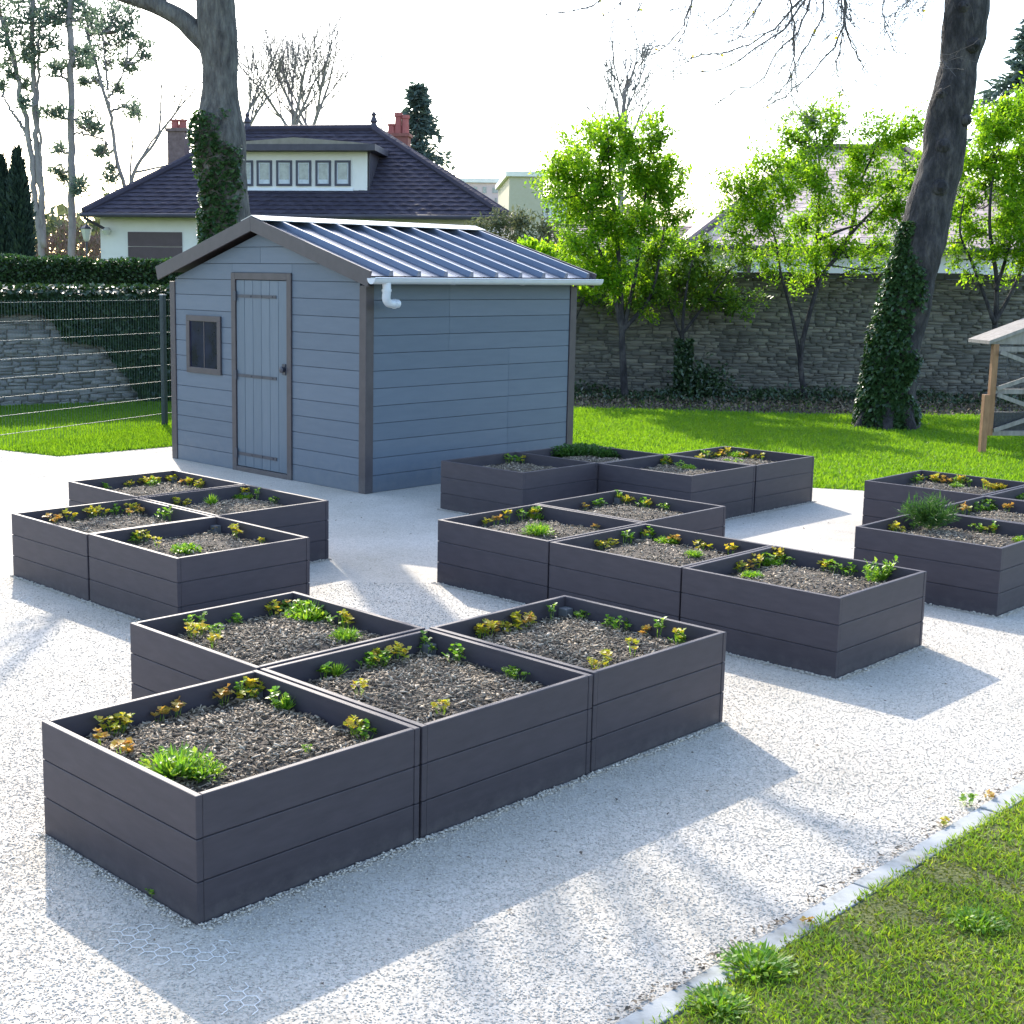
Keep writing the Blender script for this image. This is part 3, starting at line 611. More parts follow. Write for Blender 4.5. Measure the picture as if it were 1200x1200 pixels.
for key, s in PLANTS.items():
    items = []
    for tk in s.split():
        t = tk[0]; q = [float(x) for x in tk[1:].split(',')]; items.append((t, q[0], q[1], q[2] if len(q) > 2 else 1.0))
    for t in WORDS:
        it = sorted([i for i in items if i[0] == t], key=lambda i: i[1])
        for k, (_, px, py, sc_) in enumerate(it):
            loc = back(px, py, .352); rel = loc - INV[key]; u, v_ = rel @ GA, rel @ GB
            u = min(max(u, .07), .93); v_ = min(max(v_, .07), .93); mrg = min(u, 1 - u, v_, 1 - v_)
            loc = INV[key] + GA * u + GB * v_
            nm, meshes = VAR[t]; o = bpy.data.objects.new(nm, meshes[int(rng.integers(len(meshes)))]); COL.objects.link(o)
            f = sc_ * rng.uniform(.85, 1.1) * {'y': .9, 'o': .86, 'g': .84, 'G': .9, 'T': .85, 'F': .85, 'S': .78, 'M': 1.0}[t]; o.location = (loc[0], loc[1], .335 + .035 * min(1, mrg / .3)); o.scale = (f, f, f * rng.uniform(.9, 1.15)); o.rotation_euler = (0, 0, rng.uniform(0, 6.28))
            wd, gp = WORDS[t]
            if len(it) == 1: lab = '%s in the %s' % (wd, PHR[key])
            else: lab = '%s %s in the %s' % (ORD[k] if k < len(it) - 1 else 'rightmost', wd, PHR[key])
            tag(o, lab, 'plant', '%s in the %s' % (gp, PHR[key]) if len(it) > 1 else None)

# weeds along the kerb and at the feet of planters
WEEDS = [('G', 885, 1135, 1.1, 'green_weed', 'leafy green weed spilling over the kerb, larger one near the bottom edge'),
         ('G', 840, 1180, .9, 'green_weed', 'green weed over the kerb right at the bottom edge of the photo'),
         ('g', 1135, 945, .8, 'green_weed', 'small green weed on the gravel side of the kerb near the right edge'),
         ('o', 1160, 937, .7, 'yellow_weed', 'small yellowish weed beside the kerb, nearest the right edge'),
         ('y', 1108, 968, .6, 'yellow_weed', 'tiny yellow weed between gravel and kerb, left of the small green weed'),
         ('o', 945, 1085, .6, 'red_leaved_weed', 'small reddish weed growing over the kerb between the green weed and lawn'),
         ('G', 1145, 1085, .9, 'green_weed', 'bright green tuft standing out in the middle of the near lawn'),
         ('g', 178, 1052, .6, 'green_weed', 'tiny weed at the foot of the nearest planter, on its left side'),
         ('g', 1064, 776, .01, 'green_weed', '')]
for t, px, py, s_, nm, lab in WEEDS:
    if not lab: continue
    o = bpy.data.objects.new(nm, VAR[t][1][0]); COL.objects.link(o); p = back(px, py); o.location = (p[0], p[1], .0); f = s_ * .8; o.scale = (f, f, f * .8); o.rotation_euler = (0, 0, px)
    tag(o, lab, 'weed')
#@@SHED
# ------------------------------------------------------------------ shed
SF = np.array([-.563, 12.741, 0]); STH = R(43.93); SW, SL, ZE, ZA = 3.262, 3.032, 1.985, 2.47
shed = empty('garden_shed', SF, STH)
tag(shed, 'grey blue plank clad garden shed with ribbed steel roof and brown trim', 'shed')
BHT = 2.0 / 12
def roofz(y, base=ZA): return base - abs(y - SW / 2) * (ZA - ZE) / (SW / 2)
# gable (front) wall: boards, butted round the door opening
mb = MB(); z = 0.0; g = .0022; DY0, DY1, DZ = 1.112, 2.117, 2.074
def clip(poly, n, c):
    out = []
    for i in range(len(poly)):
        p, q = poly[i], poly[(i + 1) % len(poly)]; dp = n[0] * p[0] + n[1] * p[1] - c; dq = n[0] * q[0] + n[1] * q[1] - c
        if dp <= 0: out.append(p)
        if dp * dq < 0: t_ = dp / (dp - dq); out.append((p[0] + (q[0] - p[0]) * t_, p[1] + (q[1] - p[1]) * t_))
    return out
def gboard(y0, y1, z0, z1):
    """one board of the gable, cut by the roof slope"""
    k_ = (ZA - ZE) / (SW / 2); pg = clip([(y0, z0), (y1, z0), (y1, z1), (y0, z1)], (-k_, 1), ZE)
    if pg: pg = clip(pg, (k_, 1), ZE + SW * k_)
    if len(pg) >= 3: mb.prism([(0, a, b) for a, b in pg], (.022, 0, 0))
k = 0
while z < ZA - .02:
    z1 = min(z + BHT, ZA)
    a, b = z + g, z1 - g
    if z1 <= DZ: gboard(.09, DY0, a, b); gboard(DY1, SW - .09, a, b)
    else:
        lo = 0.0 if z > ZE else .09; hi = SW - lo
        if z < DZ: gboard(.09, DY0, a, b); gboard(DY1, SW - .09, a, b); gboard(DY0 + .002, DY1 - .002, DZ + .002, b)
        elif k % 2: gboard(lo, SW / 2 - .002, a, b); gboard(SW / 2 + .002, hi, a, b)
        else: gboard(lo, 1.15, a, b); gboard(1.154, hi, a, b)
    z = z1; k += 1
mb.build('gable_wall', M['siding'], shed, bevel=.002)
mb = MB(); mb.prism([(.024, .03, .01), (.024, SW - .03, .01), (.024, SW - .03, ZE - .01), (.024, SW / 2, ZA - .02), (.024, .03, ZE - .01)], (.02, 0, 0))
mb.prism([(SL - .04, .03, .01), (SL - .04, SW - .03, .01), (SL - .04, SW - .03, ZE - .01), (SL - .04, SW / 2, ZA - .02), (SL - .04, .03, ZE - .01)], (.03, 0, 0))
mb.box(.046, SL - .042, .024, .05, .01, ZE - .03); mb.box(.046, SL - .042, SW - .05, SW - .024, .01, ZE - .03)
mb.build('wall_frame', M['dark'], shed)
for name, y0, y1 in (('side_wall', 0, .022), ('side_wall', SW - .022, SW)):
    mb = MB()
    for i in range(12):
        a, b = i * BHT + g, (i + 1) * BHT - g
        if i == 11: b = ZE
        cuts = [.095, 1.10 if i in (9, 10, 7, 8) else (1.985 if i < 9 and i % 2 == 0 else 1.988), SL - .095]
        if i >= 9: cuts = [.095, 1.10, SL - .095]
        elif i <= 7: cuts = [.095, 1.985, SL - .095]
        for c0, c1 in zip(cuts[:-1], cuts[1:]): mb.box(c0 + .001, c1 - .001, y0, y1, a, b)
    mb.build(name, M['siding'], shed, bevel=.002)
for x0, x1, y0, y1 in ((-.012, .088, -.012, .085), (SL - .09, SL + .012, -.012, .085), (-.012, .088, SW - .085, SW + .012), (SL - .09, SL + .012, SW - .085, SW + .012)):
    mb = MB(); mb.box(x0, x1, y0, y1, 0, ZE - .015); mb.build('corner_trim', M['trim'], shed, bevel=.004)
# door
mb = MB(); fx0 = -.018
mb.box(fx0, .02, DY0 - .0, DY0 + .072, 0, DZ); mb.box(fx0, .02, DY1 - .072, DY1, 0, DZ)
mb.box(fx0, .02, DY0 + .0725, DY1 - .0725, DZ - .07, DZ); mb.box(fx0, .02, DY0 + .0725, DY1 - .0725, 0, .05)
mb.build('door_frame', M['trim'], shed, bevel=.003)
mb = MB(); d0, d1 = DY0 + .077, DY1 - .077; nb = 6
for i in range(nb):
    a = d0 + (d1 - d0) * i / nb; b = d0 + (d1 - d0) * (i + 1) / nb; mb.box(-.004, .02, a + .0022, b - .0022, .056, DZ - .076)
door = mb.build('door', M['door'], shed, bevel=.003)
for z in (1.835, 1.013, .188):
    mb = MB(); mb.box(-.012, -.005, 1.36, d1 + .03, z - .016, z + .016); mb.box(-.026, -.0125, d1 - .015, d1 + .035, z - .05, z + .05)
    for yy in (1.42, 1.6, 1.78): mb.tube([(-.018, yy, z), (-.0125, yy, z)], .008, 8)
    mb.build('hinge', M['iron'], door)
mb = MB(); mb.tube([(-.06, 1.232, 1.115), (-.052, 1.232, 1.115), (-.03, 1.232, 1.115), (-.005, 1.232, 1.115)], [.014, .034, .03, .012], 14)
mb.box(-.016, -.005, 1.205, 1.259, 1.06, 1.17); mb.build('knob', M['iron'], door)
# window
WY0, WY1, WZ0, WZ1 = 2.312, 2.95, .99, 1.612
mb = MB(); t = .062
mb.box(-.022, -.002, WY0, WY1, WZ1 - t, WZ1); mb.box(-.022, -.002, WY0, WY1, WZ0, WZ0 + t)
mb.box(-.0225, -.002, WY0, WY0 + t, WZ0 + t + .0005, WZ1 - t - .0005); mb.box(-.0225, -.002, WY1 - t, WY1, WZ0 + t + .0005, WZ1 - t - .0005)
win = mb.build('window', M['trim'], shed, bevel=.003)
mb = MB(); mb.box(-.008, -.004, WY0 + t, WY1 - t, WZ0 + t, WZ1 - t); mb.build('pane', M['pane'], win)
mb = MB(); mb.box(-.012, -.0085, WY0 + .305, WY0 + .318, WZ0 + t, WZ1 - t); mb.build('mullion', M['trim'], win)
# roof: pans + ribs, ridge cap, bargeboards, gutter
OV, EO, ZR, ZG = .10, .165, 2.585, 2.06
def slope_pt(side, u, x, h=0.0):
    if side: u = .045 + u * .955
    """u 0 at eave .. 1 at ridge; side 0 = visible slope (y<mid)"""
    y = -EO + u * (SW / 2 + EO); z = ZG + u * (ZR - ZG); n = nrm([0, -(ZR - ZG), SW / 2 + EO]); p = np.array([x, y, z]) + n * h
    if side: p[1] = SW - p[1]
    return p
x0r, x1r = -OV + .0, SL + .09
for side in (0, 1):
    mb = MB(); nr = 9; sp = (x1r - x0r) / nr
    prof = [(x0r, 0.)]
    for i in range(nr):
        c = x0r + sp * (i + .72) if i < nr else 0
        for dx, h in ((-.032, 0), (-.016, .052), (.016, .052), (.032, 0)): prof.append((c + dx, h))
        c2 = x0r + sp * (i + .22)
        for dx, h in ((-.012, 0), (0, .006), (.012, 0)):
            prof.append((c2 + dx, h)) if i else None
    prof = sorted(prof) + [(x1r, 0.)]
    for (xa, ha), (xb, hb) in zip(prof[:-1], prof[1:]):
        q = [slope_pt(side, 0, xa, ha), slope_pt(side, 0, xb, hb), slope_pt(side, 1, xb, hb), slope_pt(side, 1, xa, ha)]
        if side: q = q[::-1]
        mb.poly(q)
    q = [slope_pt(side, 0, x0r, -.006), slope_pt(side, 0, x1r, -.006), slope_pt(side, 1, x1r, -.006), slope_pt(side, 1, x0r, -.006)]
    mb.poly(q[::-1] if not side else q)
    for i in range(nr):                                    # rib ends at the eave
        c = x0r + sp * (i + .72); mb.poly([slope_pt(side, 0, c - .032, 0), slope_pt(side, 0, c + .032, 0), slope_pt(side, 0, c + .016, .052), slope_pt(side, 0, c - .016, .052)])
    mb.build('roof_sheet', M['roofm'], shed)
mb = MB(); cw = .17
for s_ in (-1, 1):
    a = np.array([x0r - .01, SW / 2, ZR + .062]); dz = cw * (ZR - ZG) / (SW / 2 + EO)
    b = np.array([x0r - .01, SW / 2 + s_ * cw, ZR + .062 - dz]); L_ = np.array([x1r - x0r + .02, 0, 0])
    q = [a, b, b - [0, 0, .006], a - [0, 0, .006]]
    mb.prism(q if s_ < 0 else q[::-1], L_)
mb.build('ridge_cap', M['ridgem'], shed)
for xa, xb in ((-OV - .024, -OV - .001), (x1r + .001, x1r + .024)):
    for s_ in (0, 1):
        mb = MB(); pr = [slope_pt(s_, -.01, xa, .05), slope_pt(s_, 1, xa, .05), slope_pt(s_, 1, xa, -.10), slope_pt(s_, -.01, xa, -.10)]
        pr[1][1] = pr[2][1] = SW / 2 + (.0008 if s_ else -.0008); mb.prism(pr if s_ else pr[::-1], (xb - xa, 0, 0)); mb.build('bargeboard', M['trim'], shed, bevel=.003)
mb = MB()
for s_ in (0, 1):
    q = [slope_pt(s_, .02, -OV, -.008), slope_pt(s_, .02, x1r, -.008), slope_pt(s_, .98, x1r, -.008), slope_pt(s_, .98, -OV, -.008)]
    mb.prism(q if s_ else q[::-1], (0, 0, -.018))
mb.build('roof_deck', M['trim'], shed)
# half-round gutter with downpipe bend on the visible eave
mb = MB(); yc, zc, rg = -EO - .052, ZG - .02, .055
arc = [(yc + rg * math.cos(a), zc + rg * math.sin(a)) for a in np.linspace(math.pi, 2 * math.pi, 11)]
inn = [(yc + (rg - .004) * math.cos(a), zc + (rg - .004) * math.sin(a)) for a in np.linspace(math.pi, 2 * math.pi, 11)]
gx0, gx1 = -.13, SL + .13
for i in range(10):
    mb.prism([(gx0, *arc[i]), (gx0, *arc[i + 1]), (gx0, *inn[i + 1]), (gx0, *inn[i])], (gx1 - gx0, 0, 0))
for x in (gx0 - .004, gx1): mb.prism([(x, *q) for q in arc], (.004, 0, 0))
mb.tube([(gx0, yc - rg, zc + .002), (gx1, yc - rg, zc + .002)], .007, 8)
for x in (.9, 1.9): mb.prism([(x, *((np.array(q) - [yc, zc]) * 1.06 + [yc, zc])) for q in arc], (.05, 0, 0))
gut = mb.build('gutter', M['pvc'], shed)
mb = MB(); pth = spath([(.06, yc, zc - .04), (.06, yc, zc - .13), (.065, yc + .01, zc - .19), (.10, yc + .02, zc - .225), (.16, yc + .03, zc - .235), (.24, yc + .04, zc - .235)], 18)
mb.tube(pth, .04, 14); mb.tube(pth[3:5], .046, 14); mb.tube(pth[-4:-2], .046, 14); mb.build('downpipe_bend', M['pvc'], gut, smooth=False)

# ------------------------------------------------------------------ wire panel fence on the left
FP = back(193, 500); fq = np.array([-4.87, 15.62, 0]); fd = nrm(fq - FP)
fence = empty('wire_fence', FP); tag(fence, 'dark green wire panel fence with a square post left of the shed', 'fence')
for s_ in (0, 3.1, -2.62):
    p = fd * s_ - np.array([0, 0, 0]); mb = MB(); mb.T = np.eye(4)
    mb.bar(p + [0, 0, -.02], p + [0, 0, 1.76], .06, .06, up=fd); c = mb.build('post', M['fpost'], fence); mb = MB(); mb.bar(p + [0, 0, 1.7605], p + [0, 0, 1.775], .07, .07, up=fd); mb.build('post_cap', M['mast'], c)
for s0, s1 in ((.05, 3.05), (-2.57, -.05)):
    mb = MB()
    for k in range(8):
        z = 1.70 - k * .217
        for off in (-.008, .008): mb.bar(fd * s0 + [0, 0, z + .0] + GA * off * 0 + np.array([fd[1], -fd[0], 0]) * off, fd * s1 + [0, 0, z] + np.array([fd[1], -fd[0], 0]) * off, 0.005, .005)
    for s_ in np.arange(s0, s1, .05): mb.bar(fd * s_ + [0, 0, .04], fd * s_ + [0, 0, 1.73], .0024, .0024, up=fd)
    mb.build('mesh_panel', M['wire'], fence)

# ------------------------------------------------------------------ stone walls
M['stoneg'] = pm('grey_stone', [(.1, (.13, .13, .132)), (.5, (.18, .178, .175)), (.9, (.24, .236, .225))], rough=.95, scale=2, isl=.6, bump=.5, bscale=20, bdist=.02)
def stone_wall(name, A, B, H, lab, cap=True, smat='stone', thick=.4, ch=.05, cl=.22):
    A = np.asarray(A, float); B = np.asarray(B, float); d = nrm(B - A); nb = np.array([-d[1], d[0], 0]); L = np.linalg.norm(B - A)
    if nb[1] < 0: nb = -nb
    root = empty(name, A); tag(root, lab, 'wall')
    mb = MB(); mb.prism([(0, 0, -.05), tuple(d * L + [0, 0, -.05]), tuple(d * L + [0, 0, H]), (0, 0, H)], nb * thick); mb.build('wall_core', M['mortar'], root)
    V = []; F = []; z = 0.0; n = 0
    while z < H - .03:
        h = min(ch * rng.uniform(.6, 1.5), H - z); s = -rng.uniform(0, cl)
        while s < L:
            l = cl * rng.uniform(.45, 1.7); a, b = max(s, 0), min(s + l, L)
            if b - a > .04:
                pr = rng.uniform(.01, .045 if smat == 'stone' else .03); g_ = .006
                j_ = rng.normal(size=4) * .009; c = [(a + g_, z + g_ * .5 + j_[0]), (b - g_, z + g_ * .5 + j_[1]), (b - g_, z + h - g_ * .5 + j_[2]), (a + g_, z + h - g_ * .5 + j_[3])]
                for q in c: V.append(d * (q[0] + rng.normal() * .008) + [0, 0, q[1] + rng.normal() * .007] + nb * .01)
                for q in c: V.append(d * (q[0] + (.012 if q[0] < (a + b) / 2 else -.012) + rng.normal() * .006) + [0, 0, q[1] + rng.normal() * .006] - nb * (pr + rng.normal() * .006))
                i = n * 8; F += [(i + 4, i + 5, i + 6, i + 7), (i, i + 1, i + 5, i + 4), (i + 1, i + 2, i + 6, i + 5), (i + 2, i + 3, i + 7, i + 6), (i + 3, i, i + 4, i + 7)]; n += 1
            s += l
        z += h
    np_mesh('stone_face', np.array(V), np.array(F), M[smat], root)
    if cap:
        mb = MB(); s = 0
        while s < L:
            l = min(rng.uniform(.5, .9), L - s); hh = rng.uniform(.09, .12)
            mb.prism([tuple(d * s - nb * .09 + [0, 0, H + .002]), tuple(d * (s + l - .006) - nb * .09 + [0, 0, H + .002]), tuple(d * (s + l - .006) - nb * .09 + [0, 0, H + hh]), tuple(d * s - nb * .09 + [0, 0, H + hh])], nb * (thick + .16)); s += l
        mb.build('coping', M['cap'], root, bevel=.008)
    return root, d, nb, L
stone_wall('stone_wall', (1.6, 24.75, 0), (16, 25.0, 0), 2.10, 'long old rubble stone wall with dark coping behind the far lawn')
WA, WB = np.array([-10.2, 18.45, 0]), np.array([-.1, 23.9, 0])
_, wd, wn, wl = stone_wall('stone_wall', WA, WB, 1.58, 'grey stone wall half covered in dark ivy behind the wire fence', cap=False, smat='stoneg')
# ivy on the left wall
lf = Leaves(); n = 60000; s = rng.uniform(2.5, wl, n); z = rng.uniform(0, 1.78, n)
sp = np.array([((onplane(px, py, WA, wn) - WA) @ wd, onplane(px, py, WA, wn)[2]) for px, py in ((30, 352), (58, 372), (75, 395), (118, 402), (135, 425), (150, 447), (168, 470), (185, 490))])
bound = np.interp(s, sp[:, 0], sp[:, 1], left=1.5, right=0) + .10 * np.array([mnoise.noise(Vector((a * 3, b * 3, 0))) for a, b in zip(s, z)])
kp = (z > np.minimum(bound, 1.46)); s, z = s[kp], z[kp]; n = len(s)
bul = rng.uniform(.03, .16, n) + .10 * np.clip((z - 1.36) / .3, 0, 1)
b = WA + wd * s[:, None] - wn * bul[:, None] + np.c_[np.zeros(n), np.zeros(n), z]
d = -wn * 1. + unit(n) * .6 + [0, 0, -.9]
lf.add(b, d, rng.uniform(.06, .11, n), rng.uniform(.06, .10, n), up=-wn + [0, 0, .6])
n = 12000; s = rng.uniform(2, wl, n); b = WA + wd * s[:, None] + wn * rng.uniform(-.25, .5, n)[:, None] + np.c_[np.zeros(n), np.zeros(n), 1.58 + rng.uniform(0, .24, n)]
lf.add(b, unit(n) + [0, 0, .1] - wn * .3, rng.uniform(.06, .11, n), rng.uniform(.06, .10, n), up=(0, 0, 1))
ivy = lf.build('ivy', M['ivy'], None, WA, WA); tag(ivy, 'dark ivy spreading over the right part and top of the left stone wall', 'ivy')

# trimmed hedge behind it
HA, HB = np.array([-13.5, 23.0, 0]), np.array([-1.8, 28.6, 0]); hd = nrm(HB - HA); hn = np.array([-hd[1], hd[0], 0]); hl = np.linalg.norm(HB - HA); HH = 2.28
hedge = empty('clipped_hedge', HA); tag(hedge, 'long clipped green hedge rising behind the ivy covered wall', 'hedge')
mb = MB(); mb.prism([(0, 0, 0), tuple(hd * hl), tuple(hd * hl + [0, 0, HH - .12]), (0, 0, HH - .12)], hn * 1.0); mb.build('core', M['hedgecore'], hedge)
lf = Leaves(); n = 42000; s = rng.uniform(0, hl, n); z = rng.uniform(.9, HH, n); f = rng.uniform(0, 1, n) < .62
off = np.where(f, rng.uniform(-.10, .03, n), rng.uniform(-.1, 1.1, n)); z = np.where(f, z, HH - .10 + rng.uniform(-.02, .10, n) + .03 * np.sin(s * 2.1) + .03 * np.sin(s * 5.3))
b = hd * s[:, None] + hn * off[:, None] + np.c_[np.zeros(n), np.zeros(n), z]
lf.add(b, unit(n) + np.where(f[:, None], -hn, np.array([0, 0, 1.])) * .5, rng.uniform(.05, .10, n), rng.uniform(.04, .07, n)); lf.build('foliage', M['hedge'], hedge)

# ------------------------------------------------------------------ trees: helpers
def rough_trunk(mb, pts, rad, seg=26, step=.07, amp=.10, fr=2.2, seed=0.):
    n = max(8, int(np.sum(np.linalg.norm(np.diff(np.asarray(pts)[:, :3], axis=0), axis=1)) / step))
    q = spath(np.c_[np.asarray(pts, float), np.asarray(rad, float)[:, None]], n); i0 = len(mb.v)
    mb.tube(q[:, :3], q[:, 3], seg)
    for i in range(i0, len(mb.v)):
        k = (i - i0) // seg
        if k >= n: break
        p = np.array(mb.v[i]); c = q[k, :3]; r = p - c
        w_ = mnoise.noise(Vector((p[0] * fr + seed, p[1] * fr, p[2] * fr * .6))) * amp + mnoise.noise(Vector((p[0] * fr * 4 + seed, p[1] * fr * 4, p[2] * fr * 1.6))) * amp * .45
        mb.v[i] = tuple(c + r * (1 + w_))
    return q
def mk_tree(name, base, lab, cat='tree', group=None):
    r = empty(name, base); return tag(r, lab, cat, group)

# big ivy-clad tree behind the shed ---------------------------------------------------------------
TB1 = np.array([-2.62, 17.7, 0]); D1 = 17.7
t1 = mk_tree('bare_tree', TB1, 'thick grey trunk of a bare tree with ivy, rising behind the shed')
P_ = [at(px, py, D1) for px, py in ((264, 330), (266, 290), (265, 250), (261, 200), (257, 160), (258, 110), (256, 50), (253, 0))]
P_ = [np.array([TB1[0], TB1[1], -.1]), np.array([TB1[0] + .01, TB1[1], .8])] + P_ + [P_[-1] + [-.06, 0, .9], P_[-1] + [-.05, .1, 1.9]]
rd = [.46, .36, .31, .295, .305, .295, .335, .245, .235, .25, .25, .19]
mb = MB(); q = rough_trunk(mb, P_, rd, seed=3., amp=.15, fr=2.6)
lim = [at(px, py, D1) for px, py in ((250, 55), (232, 40), (212, 22), (190, 10), (165, 0), (140, -8), (90, -30))]
lp = spath(np.c_[np.array(lim), np.array([.16, .14, .12, .105, .10, .095, .08])[:, None]], 40); mb.tube(lp[:, :3], lp[:, 3], 14)
mb.tube(spath([at(190, 10, D1), at(192, -5, D1), at(200, -40, D1 + .2)], 8), np.linspace(.05, .035, 8), 8)
top = P_[-1]; tips = []
for d_, L_, r_ in (((-.5, .3, 1), 2.2, .085), ((.6, -.3, .9), 2.2, .08), ((.1, .6, 1.1), 2.4, .085), ((-.2, -.7, .9), 2.0, .07)):
    grow(mb, top - [0, 0, rng.uniform(0, .6)], d_, L_, r_, 3, seg=6, spread=.75, up=(0, 0, .25), nch=3, tips=tips, rmin=.006)
grow(mb, lp[-1, :3], (-.8, 0, .8), 2.2, .07, 3, seg=6, spread=.7, up=(0, 0, .3), nch=3, rmin=.006)
grow(mb, lp[22, :3], (-.1, -.2, 1), 1.7, .045, 2, seg=5, spread=.7, up=(0, 0, .3), nch=3, rmin=.005)
# a few hanging twigs visible under the limb
for px, py, ex, ey in ((150, 20, 205, 70), (165, 22, 178, 60), (205, 70, 198, 80)):
    pass
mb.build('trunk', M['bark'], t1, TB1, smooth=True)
lf = Leaves(); n = 9500; k = rng.uniform(0, 1, n); zz = .9 + k * (4.1 - .9); i = np.clip(np.searchsorted(q[:, 2], zz), 0, len(q) - 1); an = rng.uniform(0, 6.28, n)
side = np.cos(an - R(248)); nz_ = np.array([mnoise.noise(Vector((math.cos(a) * 1.1, math.sin(a) * 1.1, z * 2.4 + 7))) for a, z in zip(an, zz)]); kp = side > .38 + np.clip((zz - 3.0) / 1.0, 0, 1) * .5 + .1 * rng.normal(size=n) + .8 * nz_ + .2 * np.sin(zz * 5); i, an, zz = i[kp], an[kp], zz[kp]; n = len(i)
o_ = np.c_[np.cos(an), np.sin(an), np.zeros(n)]; b = q[i, :3] + o_ * (q[i, 3] * 1.02 + rng.uniform(0, .035, n))[:, None]; b[:, 2] = zz
lf.add(b, o_ + unit(n) * .5 + [0, 0, -.7], rng.uniform(.04, .075, n), rng.uniform(.045, .085, n), up=(0, 0, 1)); lf.build('ivy', M['ivylit'], t1, TB1)

# big leaning tree on the right ------------------------------------------------------------------
TB2 = back(1041, 500); D2 = TB2[1]
t2 = mk_tree('leaning_tree', TB2, 'dark leaning trunk with ivy at its foot on the far lawn, bare drooping twigs above')
px_ = ((1042, 470), (1048, 430), (1056, 385), (1066, 340), (1077, 295), (1088, 250), (1100, 200), (1110, 150), (1120, 95), (1129, 45), (1135, 0), (1141, -45), (1147, -90))
P_ = [TB2 + [0, 0, -.1]] + [at(x, y, D2) for x, y in px_]
rd = [.46, .38, .345, .335, .325, .315, .30, .285, .275, .27, .28, .30, .29, .28]
mb = MB(); q2 = rough_trunk(mb, P_, rd, seed=11., amp=.19, fr=2.8)
for zk, ak, rk in ((3.9, 250, .10), (4.6, 215, .085), (5.2, 285, .10), (3.3, 265, .11), (4.2, 310, .08), (5.7, 240, .09)):
    i = int(np.searchsorted(q2[:, 2], zk)); o_ = np.array([math.cos(R(ak)), math.sin(R(ak)), 0]); p0 = q2[i, :3] + o_ * q2[i, 3] * .8
    mb.tube([p0, p0 + o_ * .05, p0 + o_ * .09, p0 + o_ * .10, p0 + o_ * .07], [rk * 1.25, rk, rk * .75, rk * .5, rk * .35], 10)
for a in R(20), R(110), R(200), R(290), R(250):      # root flare
    d_ = np.array([math.cos(a), math.sin(a), 0]); mb.tube(spath([TB2 + d_ * .30 + [0, 0, .35], TB2 + d_ * .42 + [0, 0, .12], TB2 + d_ * .58 + [0, 0, -.06]], 10), np.linspace(.13, .05, 10), 8)
tp = P_[-1]
for d_, L_, r_ in (((.5, .2, 1), 2.8, .15), ((.2, .7, .8), 2.6, .12), ((.8, -.3, .7), 2.6, .11)):
    grow(mb, tp, d_, L_, r_, 3, seg=6, spread=.7, up=(0, 0, .2), nch=3, rmin=.006)
limbs = []
for (x1, y1, dy, r_) in ((690, -150, -2.5, .10), (860, -110, -1.5, .09), (960, -95, .8, .085)):
    e = at(x1, y1, D2 + dy); l = spath([tp - [0, 0, .3], (tp + e) / 2 + [0, 0, .55], e], 24); limbs.append(l); mb.tube(l, np.linspace(r_, .03, 24), 8)
strands = [((955, -30), (935, 35), (905, 70), (893, 95), (868, 103), (835, 125)), ((950, -20), (915, 25), (870, 55), (820, 66), (790, 72)), ((990, -30), (985, 40), (960, 75), (930, 105), (900, 125)),
           ((985, -20), (990, 30), (1000, 55), (1010, 75), (1020, 90)), ((962, -20), (965, 15), (945, 55), (930, 85), (928, 120)), ((990, 0), (985, 55), (980, 85), (990, 110)),
           ((818, -20), (805, 20), (785, 50), (765, 62)), ((815, -10), (800, 40), (780, 70)), ((740, -20), (720, 10), (700, 22)), ((720, -20), (690, 8), (650, 15), (632, 18)),
           ((760, -20), (745, 20), (735, 40)), ((1075, -10), (1055, 10), (1045, 22)), ((1095, -20), (1085, 5), (1078, 12)), ((900, -20), (880, 20), (860, 35)), ((870, -20), (850, 15), (825, 30)),
           ((960, -30), (930, 20), (880, 60), (840, 82), (810, 85)), ((930, 60), (925, 95), (900, 118)), ((1040, -20), (1035, 20), (1050, 60))]
twl = Leaves(); mt = MB()
for s_ in strands:
    dy = rng.uniform(-1.5, 1.); pts = [at(x, y, D2 + dy) for x, y in s_]
    st = min((l[j] for l in limbs for j in range(4, 24)), key=lambda c: np.linalg.norm(c - pts[0]))
    pts = [st, (st + pts[0]) / 2 + [0, 0, .25]] + pts; l = spath(pts, 26); l += rng.normal(size=l.shape) * .012; rr = np.linspace(.023, .0055, 26); mt.tube(l, rr, 5, cap=False)
    for j in range(8, 26):
        for rep in range(2):
            if rng.uniform() < .72:
                t_ = nrm(l[min(j + 1, 25)] - l[j - 1]); sd = rng.normal(size=3); d_ = nrm(t_ + nrm(sd) * .75 + [0, 0, -.1])
                grow(mt, l[j], d_, rng.uniform(.35, .8), max(rr[j] * .5, .0045), 1, seg=3, spread=.6, up=(0, 0, .15), nch=2, rmin=.003, wig=.18)
    if rng.uniform() < .6:
        k = int(rng.integers(2, 5)); b = l[rng.integers(14, 26, k)]; twl.add(b, unit(k) - [0, 0, .4], rng.uniform(.05, .09, k), .045)
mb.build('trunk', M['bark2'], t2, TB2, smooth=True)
mt.build('twigs', M['twig'], t2, TB2); twl.build('last_leaves', M['yl'], t2, TB2)
lf = Leaves(); n = 15000; zz = rng.uniform(0, 2.9, n); i = np.clip(np.searchsorted(q2[:, 2], zz), 0, len(q2) - 1); an = rng.uniform(0, 6.28, n)
